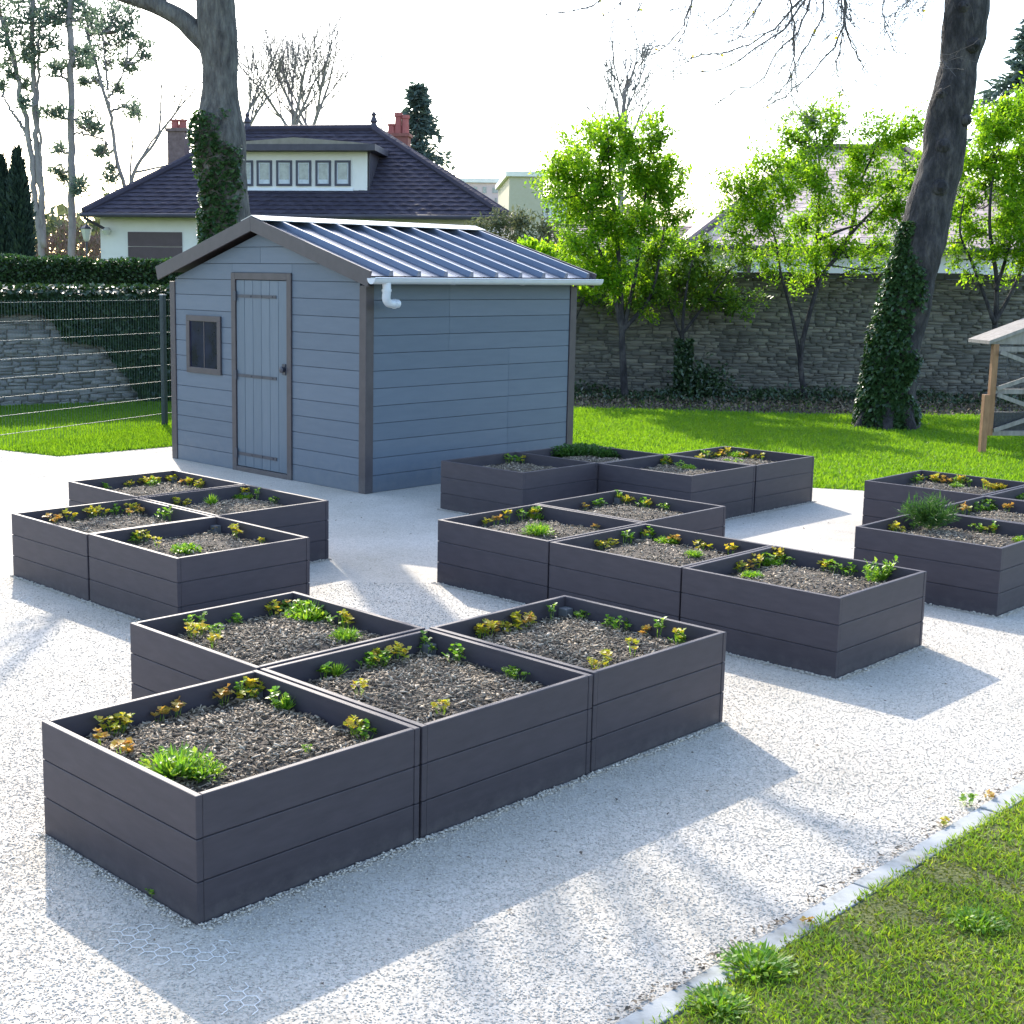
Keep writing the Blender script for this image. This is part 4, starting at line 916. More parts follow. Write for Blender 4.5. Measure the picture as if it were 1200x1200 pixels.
side = np.cos(an - R(195)); lim_ = np.interp(zz, [0, 1.0, 1.6, 2.3, 2.9], [-.3, -.05, .3, .55, .8]); nz_ = np.array([mnoise.noise(Vector((math.cos(a) * 1.1, math.sin(a) * 1.1, z * 2.2))) for a, z in zip(an, zz)]); kp = side > lim_ + .12 * rng.normal(size=n) + .75 * nz_; i, an, zz = i[kp], an[kp], zz[kp]; n = len(i)
o_ = np.c_[np.cos(an), np.sin(an), np.zeros(n)]; bulge = .03 + .07 * np.clip(1 - np.abs(zz - 1.25) / 1.2, 0, 1) * np.clip(np.cos(an - R(190)), 0, 1)
b = q2[i, :3] + o_ * (q2[i, 3] + rng.uniform(0, 1, n) * bulge)[:, None]; b[:, 2] = zz
lf.add(b, o_ * .8 + unit(n) * .5 + [0, 0, -.7], rng.uniform(.045, .095, n), rng.uniform(.04, .085, n), up=(0, 0, 1)); lf.build('ivy', M['ivylit'], t2, TB2)

# leafy garden trees along the right wall ----------------------------------------------------------
def clump_tree(name, base, lab, stems, clumps, Y, nl, ls, mat='leaf', bark='bark2', r0=.07, group=None, gap=1.):
    """stems: list of [(px,py)...] polylines; clumps: (px,py,r_px[,depth offset])"""
    root = mk_tree(name, base, lab, 'tree', group); mb = MB(); nodes = []
    for k, st in enumerate(stems):
        pts = [at(x, y, Y + (rng.uniform(-.25, .25) if j else 0) * (1 if j > 1 else 0)) for j, (x, y) in enumerate(st)]
        if k == 0: pts[0] = np.asarray(base, float) - [0, 0, .05]
        l = spath(pts, 30); rr = np.linspace(r0 * (.8 if k == 0 else .5), .010, 30); mb.tube(l, rr, 8); nodes += list(l[5:])
    nodes = np.array(nodes); lf = Leaves()
    for c in clumps:
        px, py, rp = c[:3]; rw = rp * Y / CF; dy = c[3] if len(c) > 3 else rng.uniform(-.6, .6); C = at(px, py, Y + dy)
        dn = np.linalg.norm(nodes - C, axis=1) + np.where(nodes[:, 2] > C[2], 2.0, 0); nb_ = nodes[np.argmin(dn)]
        l = spath([nb_, (nb_ + C) / 2 - [0, 0, .08] + rng.normal(size=3) * .05, C], 9); mb.tube(l, np.linspace(.013, .006, 9), 5, cap=False)
        ntw = max(5, int(rw * 26)); per = max(4, int(nl * rw * rw / ntw))
        for t in range(ntw):
            e = C + unit(1)[0] * rw * rng.uniform(.3, 2.1) * np.array([1, 1, .95]); s0 = l[rng.integers(3, 9)]
            tw_ = spath([s0, (s0 + e) / 2 + rng.normal(size=3) * .06, e], 6); mb.tube(tw_, np.linspace(.007, .003, 6), 3, cap=False)
            a = rng.uniform(.25, 1, per); b = np.stack([np.interp(a * 5, range(6), tw_[:, j]) for j in range(3)], 1) + rng.normal(size=(per, 3)) * .07
            s_ = rng.uniform(.5, 1.35, per) * ls; lf.add(b, unit(per) + nrm(e - s0) * .8 + [0, 0, -.15], s_, s_ * .58, up=(0, 0, 1))
    mb.build('trunk', M[bark], root, base, smooth=True); lf.build('crown', M[mat], root, base)
    return root
YA = 23.4; bA = back(733, 461); bA = np.array([at(733, 455, YA)[0], YA, 0])
clump_tree('leafy_tree', bA, 'dense bright green young tree right behind the shed, tallest leafy one left of centre',
  [((733, 460), (729, 400), (727, 330), (722, 270), (715, 210), (712, 160)), ((729, 390), (718, 340), (690, 260), (672, 210)), ((730, 390), (745, 320), (755, 240), (762, 180)), ((728, 390), (760, 350), (775, 290), (780, 250))],
  [(712, 165, 30), (745, 160, 26), (760, 150, 18), (685, 185, 30), (660, 205, 24), (655, 185, 14), (700, 215, 36), (740, 205, 36), (775, 195, 26), (665, 240, 26), (700, 260, 36), (745, 255, 36), (780, 235, 26), (795, 215, 16),
   (690, 300, 28), (725, 300, 34), (765, 290, 26), (670, 290, 16), (705, 330, 26), (745, 335, 24), (650, 225, 12), (775, 165, 12), (640, 225, 10), (800, 245, 10), (690, 150, 10)],
  YA, 11000, .070, r0=.085)
clump_tree('leafy_bush', np.array([at(803, 455, 23.8)[0], 23.8, 0]), 'low leafy bush hanging over the stone wall between two leafy trees',
  [((803, 458), (801, 420), (800, 380), (806, 330), (815, 290)), ((801, 400), (780, 350), (765, 315)), ((801, 390), (835, 345), (860, 310))],
  [(765, 330, 22), (790, 315, 24), (820, 305, 24), (845, 325, 22), (865, 350, 14), (780, 350, 18), (810, 340, 22), (840, 350, 16), (750, 345, 12), (800, 290, 18), (830, 285, 14), (870, 310, 12), (890, 345, 9), (700, 345, 10), (760, 300, 14)],
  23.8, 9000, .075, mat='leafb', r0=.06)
lf = Leaves(); n = 1500; s0 = at(801, 425, 23.7); rz = rng.uniform(-.55, .4, n); an = rng.uniform(0, 6.28, n); b = s0 + np.c_[np.cos(an) * .13, np.sin(an) * .13, rz]
lf.add(b, unit(n), .07, .06); tag(lf.build('ivy_clump', M['ivy'], None, s0, s0), 'dark ivy wrapped round the thin bush stem against the stone wall', 'ivy')
lf = Leaves(); n = 1600; s0 = at(822, 452, 23.6); b = s0 + rng.normal(size=(n, 3)) * [.2, .15, .16]; b[:, 2] = np.maximum(b[:, 2], .01)
lf.add(b, unit(n) + [0, 0, .4], .09, .05); tag(lf.build('dark_shrub', M['ivy'], None, s0 * [1, 1, 0], s0 * [1, 1, 0]), 'small dark rounded shrub at the foot of the stone wall', 'shrub')
YB = 23.6
clump_tree('airy_tree', np.array([at(945, 460, YB)[0], YB, 0]), 'airy leafy tree with several forked stems in front of the pale roofed house',
  [((945, 462), (938, 420), (948, 370), (965, 320), (990, 290), (1004, 240), (1010, 210), (1030, 170), (1045, 145)), ((938, 425), (928, 370), (915, 320), (905, 270), (880, 235)), ((958, 340), (957, 300), (960, 240), (960, 190), (955, 150)),
   ((975, 300), (1010, 260), (1045, 225), (1065, 200)), ((960, 280), (985, 270), (1010, 262))],
  [(955, 140, 24), (975, 165, 24), (935, 165, 20), (915, 160, 12), (925, 200, 26), (955, 210, 28), (895, 200, 22), (880, 225, 24), (865, 210, 14), (905, 245, 26), (860, 250, 16), (940, 255, 24), (975, 245, 22), (1010, 185, 20), (1030, 160, 22), (1055, 150, 18),
   (1060, 185, 22), (1040, 210, 18), (1075, 155, 14), (1005, 230, 16), (1035, 255, 22), (1060, 240, 18), (925, 290, 18), (895, 290, 16), (950, 300, 18), (990, 290, 14), (1020, 290, 16), (1045, 285, 14), (965, 318, 10), (905, 318, 12), (1010, 312, 9), (935, 325, 12), (1080, 130, 10), (1070, 215, 12), (885, 265, 16), (968, 130, 12), (845, 215, 10), (1050, 310, 10), (870, 285, 14), (1070, 260, 14), (1075, 285, 12), (1085, 190, 14), (1090, 230, 12), (990, 205, 16), (850, 270, 12), (975, 290, 14), (1020, 215, 14)],
  YB, 11000, .068, r0=.07)
clump_tree('leafy_tree', np.array([at(1165, 455, 23.9)[0], 23.9, 0]), 'bushy bright green tree at the right edge beyond the leaning trunk',
  [((1165, 460), (1165, 400), (1168, 330), (1160, 270), (1165, 200), (1180, 150)), ((1166, 380), (1140, 310), (1125, 270), (1130, 230)), ((1165, 380), (1195, 320), (1205, 250), (1200, 180)), ((1167, 340), (1182, 290), (1190, 230))],
  [(1180, 130, 26), (1150, 150, 24), (1205, 130, 26), (1170, 175, 30), (1135, 185, 20), (1200, 180, 30), (1150, 215, 28), (1185, 220, 32), (1130, 235, 20), (1165, 255, 28), (1200, 260, 28), (1140, 270, 18), (1180, 285, 22), (1205, 300, 18), (1125, 280, 10), (1150, 300, 12), (1190, 310, 10), (1225, 200, 34), (1225, 270, 30), (1215, 110, 16), (1170, 320, 9), (1195, 110, 10), (1140, 130, 8), (1112, 250, 12), (1115, 215, 12), (1110, 285, 10), (1120, 300, 10), (1125, 180, 10), (1135, 315, 9)],
  23.9, 10500, .070, r0=.08)
# brownish ground cover & dead leaves in the bed
lf = Leaves(); Pb = scatter(BED, 14000); n = len(Pb); b = np.c_[Pb, rng.uniform(-.01, .05, n)]
lf.add(b, unit(n) + [0, 0, .3], rng.uniform(.04, .09, n), rng.uniform(.02, .05, n), up=(0, 0, 1)); tag(lf.build('bed_litter', M['litter']), 'dead leaves and low growth on the shaded bed under the stone wall', 'leaf litter', kind='stuff')
lf = Leaves(); Pb = scatter([(2.4, 22.6), (16, 22.6), (16, 24.5), (2.4, 24.5)], 9000); n = len(Pb); hm = np.array([max(0, mnoise.noise(Vector((x * .9, y * 1.4, 0))) + .25) for x, y in Pb]); b = np.c_[Pb, rng.uniform(0, .32, n) * hm]
lf.add(b, unit(n) + [0, 0, .5], rng.uniform(.05, .10, n), rng.uniform(.03, .06, n), up=(0, 0, 1)); tag(lf.build('bed_ground_cover', M['ivy']), 'dark low ground cover along the foot of the stone wall', 'ground cover', kind='stuff')
#@@FAR
# ------------------------------------------------------------------ house behind the shed
def roof_face(mb, A, B, C, D, n, out, lift=.05):
    """tile courses between eave A-B and ridge D-C; out: outward normal"""
    A, B, C, D = [np.asarray(p, float) for p in (A, B, C, D)]
    for i in range(n):
        f0, f1 = i / n, min(1, (i + 1.08) / n); p0, p1 = A + (D - A) * f0, B + (C - B) * f0; q0, q1 = A + (D - A) * f1, B + (C - B) * f1
        m = max(2, int(np.linalg.norm(p1 - p0) / .6)); s0 = rng.uniform(-.02, .02)
        up = out * lift
        mb.prism([p0 + up, p1 + up, p1 + out * .004, p0 + out * .004], (0, 0, 0)) if False else None
        m = max(2, int(np.linalg.norm(p1 - p0) / .17)); lo = [p0 + (p1 - p0) * (k / m) for k in range(m + 1)]; hi = [q0 + (q1 - q0) * (k / m) for k in range(m + 1)]
        lu = [c_ + up * (.5 if k % 2 else 1.0) * rng.uniform(.85, 1.15) for k, c_ in enumerate(lo)]
        for k in range(m):
            mb.poly([lu[k], lu[k + 1], hi[k + 1] + out * .006, hi[k] + out * .006]); mb.poly([lo[k], lo[k + 1], lu[k + 1], lu[k]])
def fnorm(A, B, C):
    n = nrm(np.cross(np.asarray(B) - A, np.asarray(C) - A)); return n if n[2] > 0 else -n
O1, E1_ = at(98, 253, 36.2), at(590, 249, 34.6); ZE1 = (O1[2] + E1_[2]) / 2; O1[2] = E1_[2] = 0
hd1 = nrm(E1_ - O1); hb1 = np.array([-hd1[1], hd1[0], 0]); S1 = np.linalg.norm(E1_ - O1); DP = 7.6
def h1(s, t, z): return O1 + hd1 * s + hb1 * t + np.array([0, 0, z])
def s1(px, py, t): p = onplane(px, py, O1 + hb1 * t, hb1); return (p - O1) @ hd1, p[2]
house = empty('house', O1); tag(house, 'cream house with dark tiled hip roof and wide dormer, behind the shed', 'house')
ra, rb = s1(290, 154, 3.8), s1(438, 152, 3.8); ZR1 = (ra[1] + rb[1]) / 2
mb = MB(); c = [h1(0, 0, ZE1), h1(S1, 0, ZE1), h1(S1, DP, ZE1), h1(0, DP, ZE1)]; r0, r1 = h1(ra[0], 3.8, ZR1), h1(rb[0], 3.8, ZR1)
for q in ((c[0], c[1], r1, r0), (c[1], c[2], r1, r1), (c[2], c[3], r0, r1), (c[3], c[0], r0, r0)): roof_face(mb, *q, 22, fnorm(q[0], q[1], q[2]))
for a, b in ((c[0], r0), (c[1], r1), (r0, r1), (c[2], r1), (c[3], r0)):
    mb.tube([a + [0, 0, .04], b + [0, 0, .06]], .11, 8)
mb.mi = 0; roof = mb.build('roof', M['tile'], house, O1)
mb = MB(); mb.prism([h1(.06, .06, ZE1 - .03), h1(S1 - .06, .06, ZE1 - .03), h1(S1 - .06, DP - .06, ZE1 - .03), h1(.06, DP - .06, ZE1 - .03)], (0, 0, -.05))
mb.tube([h1(-.05, -.06, ZE1 - .05), h1(S1 + .05, -.06, ZE1 - .05)], .06, 8); mb.tube([h1(.5, .45, ZE1 - .45), h1(.02, -.05, ZE1 - .12)], .04, 8)
mb.build('eaves', M['fascia'], house, O1)
wl0, wr0 = s1(118, 290, .55)[0], s1(578, 258, .55)[0]
mb = MB(); mb.prism([h1(wl0, .55, 0), h1(wr0, .55, 0), h1(wr0, DP - .5, 0), h1(wl0, DP - .5, 0)], (0, 0, ZE1 - .085)); mb.build('wall', M['wallc'], house, O1)
ga, gb = s1(150, 271, .55), s1(213.5, 271, .55); mb = MB()
for i in range(8):
    za, zb = ga[1] * i / 8, ga[1] * (i + 1) / 8 - .015; mb.prism([h1(ga[0], .55 - .03, za), h1(gb[0], .55 - .03, za), h1(gb[0], .55 - .03, zb), h1(ga[0], .55 - .03, zb)], hb1 * .026)
mb.build('garage_door', M['shutter'], house, O1)
la = s1(127, 271, .5); mb = MB(); mb.tube([h1(la[0], .38, la[1] - .1), h1(la[0], .38, la[1] + .02), h1(la[0], .38, la[1] + .1)], [.06, .13, .05], 10); mb.bar(h1(la[0], .38, la[1] + .08), h1(la[0], .55, la[1] + .08), .03, .03); mb.build('wall_lamp', M['lampg'], house, O1)
# dormer
dt = 1.0; a0, a1 = s1(268, 230, dt), s1(430.5, 182, dt); zb_ = s1(350, 243, dt)[1]; zt_ = s1(350, 178, dt)[1]
mb = MB(); mb.prism([h1(a0[0], dt, zb_ - .3), h1(a1[0], dt, zb_ - .3), h1(a1[0], dt, zt_), h1(a0[0], dt, zt_)], hb1 * 3.0); dorm = mb.build('dormer', M['wallc'], house, O1)
mb = MB(); mb.prism([h1(a0[0] - .2, dt - .45, zt_ + .002), h1(a1[0] + .28, dt - .45, zt_ + .002), h1(a1[0] + .28, dt + 3.0, zt_ + .002), h1(a0[0] - .2, dt + 3.0, zt_ + .002)], (0, 0, .16))
mb.prism([h1(a1[0] + .03, dt + .02, zb_ - .2), h1(a1[0] + .03, dt + .02, zt_), h1(a1[0] + .03, dt + 2.6, zt_), h1(a1[0] + .03, dt + 1.8, zb_ + .3)], hd1 * .03)
mb.build('dormer_eaves', M['fascia'], dorm)
mb = MB(); zz = zt_ + .165; mid = (a0[0] + a1[0]) / 2
mb.prism([h1(a0[0] - .1, dt - .40, zz), h1(a1[0] + .15, dt - .40, zz), h1(a1[0] - .3, dt - .40, zz + .05), h1(mid, dt - .40, zz + .17), h1(a0[0] + .3, dt - .40, zz + .05)], hb1 * 2.6); mb.build('dormer_roof', pm('dormer_sheet', [(.3, (.20, .17, .13)), (.7, (.27, .235, .19))], rough=.8), dorm)
for o_ in dorm.children: o_.matrix_parent_inverse = Matrix.Identity(4); o_.data.transform(Matrix.Translation([-float(v_) for v_ in O1]))
mb = MB(); mb.prism([h1(a0[0], dt - .1, zb_ - .14), h1(a1[0], dt - .1, zb_ - .14), h1(a1[0], dt - .002, zb_ - .02), h1(a0[0], dt - .002, zb_ - .02)], (0, 0, .05)); mb.build('sill_flashing', M['mast'], house, O1)
for x0, x1 in ((277, 297), (301, 319), (324, 342.5), (347, 365), (370, 388), (392.5, 411)):
    p, q = s1(x0, 188, dt), s1(x1, 218, dt); zl, zh = q[1], p[1]; f = .055; root = None
    mb = MB()
    for r_ in ((p[0], q[0], zl, zl + f), (p[0], q[0], zh - f, zh), (p[0], p[0] + f, zl + f, zh - f), (q[0] - f, q[0], zl + f, zh - f)):
        mb.prism([h1(r_[0], dt - .05, r_[2]), h1(r_[1], dt - .05, r_[2]), h1(r_[1], dt - .05, r_[3]), h1(r_[0], dt - .05, r_[3])], hb1 * .048)
    w_ = mb.build('window', M['winf'], house, O1)
    mb = MB(); g = .05; mb.prism([h1(p[0] + f, dt - .02, zl + f), h1(q[0] - f, dt - .02, zl + f), h1(q[0] - f, dt - .02, zh - f), h1(p[0] + f, dt - .02, zh - f)], hb1 * .015); mb.build('pane', M['winp'], w_, O1)
    mb = MB()
    for r_ in ((p[0] + f, q[0] - f, zl + f, zl + f + .11), (p[0] + f, p[0] + f + .03, zl + f + .111, zh - f), (q[0] - f - .03, q[0] - f, zl + f + .111, zh - f), (p[0] + f + .031, q[0] - f - .031, zh - f - .03, zh - f)):
        mb.prism([h1(r_[0], dt - .026, r_[2]), h1(r_[1], dt - .026, r_[2]), h1(r_[1], dt - .026, r_[3]), h1(r_[0], dt - .026, r_[3])], hb1 * .005)
    mb.build('curtain', M['curtain'], w_, O1)
mb = MB(); p, q = s1(286, 222, dt), s1(414, 222, dt); mb.prism([h1(p[0], dt - .07, p[1] - .03), h1(q[0], dt - .07, p[1] - .03), h1(q[0], dt - .07, p[1] + .03), h1(p[0], dt - .07, p[1] + .03)], hb1 * .068); mb.build('window_ledge', M['wallw'], house, O1)
# chimneys, finials, mast
def chimney(px0, px1, pyt, pyb, t, mat, pots, parent):
    p, q = s1(px0, pyt, t), s1(px1, pyt, t); zb2 = s1(px0, pyb, t)[1]; mb = MB()
    mb.prism([h1(p[0], t, zb2 - .8), h1(q[0], t, zb2 - .8), h1(q[0], t + .55, zb2 - .8), h1(p[0], t + .55, zb2 - .8)], (0, 0, p[1] - zb2 + .8))
    mb.prism([h1(p[0] - .05, t - .05, p[1] + .002), h1(q[0] + .05, t - .05, p[1] + .002), h1(q[0] + .05, t + .6, p[1] + .002), h1(p[0] - .05, t + .6, p[1] + .002)], (0, 0, .09))
    c = mb.build('chimney', mat, parent, O1)
    for f, h in pots:
        x = p[0] + (q[0] - p[0]) * f; mb = MB(); mb.tube([h1(x, t + .28, p[1] + .09), h1(x, t + .28, p[1] + .09 + h * .8), h1(x, t + .28, p[1] + .09 + h * .82), h1(x, t + .28, p[1] + .09 + h)], [.12, .10, .13, .13], 10); mb.build('chimney_pot', M['pot'], c, O1)
chimney(196, 216, 154, 200, 3.0, M['brick'], ((.28, .26), (.74, .26)), roof)
chimney(454, 478, 160, 190, 6.0, M['brickr'], ((.12, .3), (.45, .62), (.8, .55)), roof)
for sx in (ra[0], rb[0]):
    mb = MB(); b = h1(sx, 3.8, ZR1 + .08); mb.tube([b, b + [0, 0, .12], b + [0, 0, .16], b + [0, 0, .30], b + [0, 0, .36], b + [0, 0, .44]], [.12, .07, .11, .05, .08, .01], 8); mb.build('finial', M['fascia'], roof, O1)
mp_ = s1(447, 150, 5.5); mt_ = s1(447, 57, 5.5); mast = MB(); mast.tube([h1(mp_[0], 5.5, ZR1 - .6), h1(mp_[0], 5.5, mt_[1])], .022, 6)
for k, hw in ((.05, .28), (.22, .22)):
    mast.bar(h1(mp_[0] - hw, 5.5, mt_[1] - k), h1(mp_[0] + hw * .6, 5.5, mt_[1] - k), .02, .02)
mast.build('aerial_mast', M['mast'], roof, O1)

# ------------------------------------------------------------------ pale-roofed house on the right
H2 = 31.0; cA = at(806, 287, H2); ZE2 = cA[2]; cA[2] = 0; r_0, r_1 = at(952, 176, H2 + 8), at(1062, 174, H2 + 8); ZR2 = (r_0[2] + r_1[2]) / 2
house2 = empty('house', cA); tag(house2, 'white house with pale pinkish tiled hip roof beyond the right stone wall', 'house')
fd2 = nrm(np.array([1.0, .04, 0])); eB = cA + fd2 * 9.6; bk = at(716, 272, H2 + 15.5); bk[2] = 0; bk2 = bk + fd2 * 10
zz2 = np.array([0, 0, ZE2]); q = [cA + zz2, eB + zz2, bk2 + zz2, bk + zz2]; R0 = np.array([r_0[0], r_0[1], ZR2]); R1 = np.array([r_1[0], r_1[1] + .2, ZR2])
mb = MB()
for f in ((q[0], q[1], R1, R0), (q[1], q[2], R1, R1), (q[2], q[3], R0, R1), (q[3], q[0], R0, R0)): roof_face(mb, *f, 26, fnorm(f[0], f[1], f[2]), .018)
roof2 = mb.build('roof', M['tilep'], house2, cA)
mb = MB()
for a, b in ((q[0], R0), (q[1], R1), (R0, R1)): mb.tube([a + [0, 0, .05], b + [0, 0, .07]], .10, 8)
mb.build('ridge_tiles', M['shutter'], roof2, cA)
mb = MB(); mb.tube([q[0] + [-.05, -.06, -.04], q[1] + [0, -.06, -.04]], .06, 8); mb.tube([q[3] + [-.06, 0, -.04], q[0] + [-.06, 0, -.04]], .06, 8)
mb.prism([p - [0, 0, .03] for p in q], (0, 0, -.05)); mb.build('eaves', M['fascia'], house2, cA)
ins = .45; wq = [cA + fd2 * ins + [0, ins, 0], eB + [-ins, ins, 0], bk2 + [-ins, -ins, 0], bk + fd2 * ins + [0, -ins, 0]]
mb = MB(); mb.prism(wq, (0, 0, ZE2 - .09)); mb.build('wall', M['wallw'], house2, cA)
mb = MB(); p = wq[0] + fd2 * .55 - [0, .06, 0]; mb.tube([p, p + [0, 0, ZE2 - .1]], .05, 8); mb.build('rain_pipe', M['pvc'], house2, cA)
for s_, w_, z0, z1, nm in ((.95, .16, 0, ZE2 - .25, 'shutter'), (4.6, 1.1, 1.0, 2.25, 'window'), (7.1, 1.1, 1.0, 2.25, 'window')):
    a = wq[0] + fd2 * s_; b = wq[0] + fd2 * (s_ + w_); o_ = np.array([0, -.03, 0]); mb = MB(); mb.prism([a + o_ + [0, 0, z0], b + o_ + [0, 0, z0], b + o_ + [0, 0, z1], a + o_ + [0, 0, z1]], (0, .028, 0)); mb.build(nm, M['shutter'] if nm == 'shutter' else M['winf'], house2, cA)
# small roofed outbuilding between shed and trees
c3 = at(640, 300, 33); c3[2] = 0; hs3 = empty('outbuilding', c3); tag(hs3, 'low outbuilding with brownish pink tiled roof behind the young tree', 'building')
mb = MB(); zE = at(640, 292, 33)[2]; zT = at(690, 263, 36)[2]; A = c3 + [0, 0, zE]; B = c3 + [4.6, .2, zE]; Ct = c3 + [4.6, 3.2, zT]; Dt = c3 + [.3, 3.0, zT]
roof_face(mb, A, B, Ct, Dt, 12, fnorm(A, B, Ct), .05); mb.poly([Dt, Ct, c3 + [4.6, 6.2, zE], c3 + [0, 6.2, zE]]); mb.build('roof', pm('pinkish_tile', [(.2, (.26, .19, .17)), (.8, (.36, .27, .24))], rough=.7, scale=4, isl=.4), hs3, c3)
mb = MB(); mb.prism([c3 + [.3, .3, 0], c3 + [4.4, .4, 0], c3 + [4.4, 6, 0], c3 + [.3, 6, 0]], (0, 0, zE - .02)); mb.build('wall', M['wallc'], hs3, c3)
# distant blocks of flats
def flats(px0, px1, pyt, Y, mat, lab, wins, side):
    a = at(px0, pyt, Y); b = at(px1, pyt, Y); H = a[2]; o_ = np.array([a[0], Y, 0]); root = empty('apartment_block', o_); tag(root, lab, 'building')
    mb = MB(); W = b[0] - a[0]; mb.box(0, W, 0, 12, 0, H); mb.build('wall', mat, root); mb = MB(); mb.box(-.2, W + .2, -.2, 12.2, H + .01, H + .3); mb.build('roof_edge', M['wallc'], root)
    for (wx, wy, ww, wh) in wins:
        p = at(wx, wy, Y) - o_; f = Y / CF; mb = MB(); mb.box(p[0], p[0] + ww * f, -.05, -.002, p[2] - wh * f, p[2]); mb.build('window', M['winf'] if side else M['winp'], root)
    if side is None: return
flats(540, 598, 214, 95, M['aptp'], 'distant pink apartment block with small windows, right of the dark roof', [(555, 219, 4, 7), (566, 219, 4, 7), (577, 220, 6, 6), (589, 219, 4, 7), (580, 232, 2, 18)], False)
flats(597, 637, 207, 78, M['aptc'], 'distant cream apartment block with blank wall, left of the young tree', [], False)
flats(637, 665, 236, 84, M['wallw'], 'distant pale block partly hidden behind the young tree', [(640, 243, 3, 6), (650, 243, 3, 6)], True)

# ------------------------------------------------------------------ pines and other far trees on the left
def needle_clump(lf, C, r, n, ls, mat_flat=.55):
    b = C + rng.normal(size=(n, 3)) * [r * .55, r * .55, r * mat_flat * .55]; d = unit(n) + [0, 0, .35]
    lf.add(b, d, rng.uniform(.6, 1.2, n) * ls, rng.uniform(.6, 1.1, n) * ls * .33)
def pine(name, lab, stems, clumps, Y, base, dens=34, ls=.20, bark='pinebark'):
    root = mk_tree(name, base, lab, 'tree', 'tall pines on the left'); mb = MB(); nodes = []
    for pts, w0, w1 in stems:
        W = [at(x, y, Y) for x, y in pts]
        if pts is stems[0][0]: W = [np.asarray(base, float)] + W
        l = spath(W, 40); l += rng.normal(size=l.shape) * .02; mb.tube(l, np.linspace(w0, w1, 40) * Y / CF / 2, 8); nodes += list(l)
    nodes = np.array(nodes); lf = Leaves()
    for (px, py, rp) in clumps:
        C = at(px, py, Y + rng.uniform(-.8, .8)); rw = rp * Y / CF; k = np.argmin(np.linalg.norm(nodes - C, axis=1) + np.where(nodes[:, 2] > C[2] + .3, 3, 0)); s0 = nodes[k]
        l = spath([s0, (s0 + C) / 2 - [0, 0, .1], C], 8); mb.tube(l, np.linspace(.045, .018, 8), 5, cap=False)
        for t in range(max(4, int(rw * 15))):
            c = C + unit(1)[0] * rw * rng.uniform(.2, 1.6) * np.array([1.1, 1, .85]); mb.tube([l[5], c], [.015, .01], 3, cap=False); needle_clump(lf, c, rw * .34 + .12, dens, ls, .8)
    mb.build('trunk', M[bark], root, base, smooth=True); lf.build('crown', M['needle'], root, base)
YP = 40
def gb_(px, py, Y): p = at(px, py, Y); p[2] = 0; return p
pine('pine_tree', 'forked double trunk pine nearest the left edge, beside the dark columnar cypresses',
  [([(50, 303), (46, 270), (40, 220), (32, 150), (22, 100), (12, 55), (2, 20)], 9, 5), ([(51, 290), (48, 230), (43, 170), (40, 100), (38, 40), (38, -20)], 8, 5), ([(52, 280), (49, 210), (46, 150), (44, 90), (47, 30)], 4, 3), ([(36, 165), (20, 140), (2, 112)], 5, 2)],
  [(8, 20, 14), (20, 35, 14), (35, 20, 18), (50, 10, 14), (38, 50, 13), (30, 60, 12), (55, 40, 12), (10, 50, 10), (5, 72, 8), (60, 52, 8), (15, 85, 7), (30, 100, 6), (-10, 40, 14), (5, 100, 6), (25, 0, 18), (50, -15, 18), (0, 0, 14), (40, 70, 8), (28, 120, 5), (58, 22, 8)], YP, gb_(48, 303, YP))
pine('pine_tree', 'tall straight single trunk pine in the middle of the left group',
  [([(84, 303), (84, 200), (83, 100), (82, 0), (82, -50)], 9.5, 7), ([(83, 96), (70, 90), (48, 88)], 3, 1.5), ([(87, 140), (100, 152), (112, 160)], 3, 1.5), ([(85, 155), (110, 160), (132, 172)], 2.5, 1.5)],
  [(82, 5, 18), (70, 22, 14), (95, 20, 14), (75, -10, 20), (100, 0, 16), (62, 12, 12), (64, 80, 7), (72, 78, 6), (60, 130, 8), (68, 130, 6), (104, 142, 8), (98, 148, 6), (112, 150, 5), (70, 175, 7), (76, 210, 6), (92, 215, 6), (68, 200, 6), (120, 180, 6), (95, 225, 5), (88, 60, 6), (92, 75, 7), (100, 60, 7)], YP, gb_(84, 303, YP))
pine('pine_tree', 'curving slender pine right of the straight pine, rising from behind the house roof corner',
  [([(147, 222), (138, 190), (132, 150), (127, 120), (118, 95), (108, 60), (100, 35)], 6.5, 3), ([(129, 125), (120, 105), (112, 90)], 3, 2), ([(128, 115), (140, 95), (148, 75)], 3, 1.5), ([(126, 105), (124, 80), (122, 60), (120, 40)], 3, 2), ([(131, 130), (150, 125), (160, 132)], 3, 1.5)],
  [(105, 40, 16), (120, 30, 16), (135, 25, 15), (148, 30, 12), (125, 50, 15), (140, 50, 13), (150, 45, 9), (110, 65, 12), (130, 70, 12), (102, 75, 9), (145, 72, 9), (155, 78, 6), (165, 52, 6), (170, 65, 4), (112, 15, 16), (140, 8, 14), (158, 22, 8), (155, 125, 8), (162, 132, 5), (130, 208, 6), (140, 105, 5), (112, 95, 6), (97, 95, 5), (128, 198, 5), (118, 178, 5)], 44, gb_(147, 303, 44))
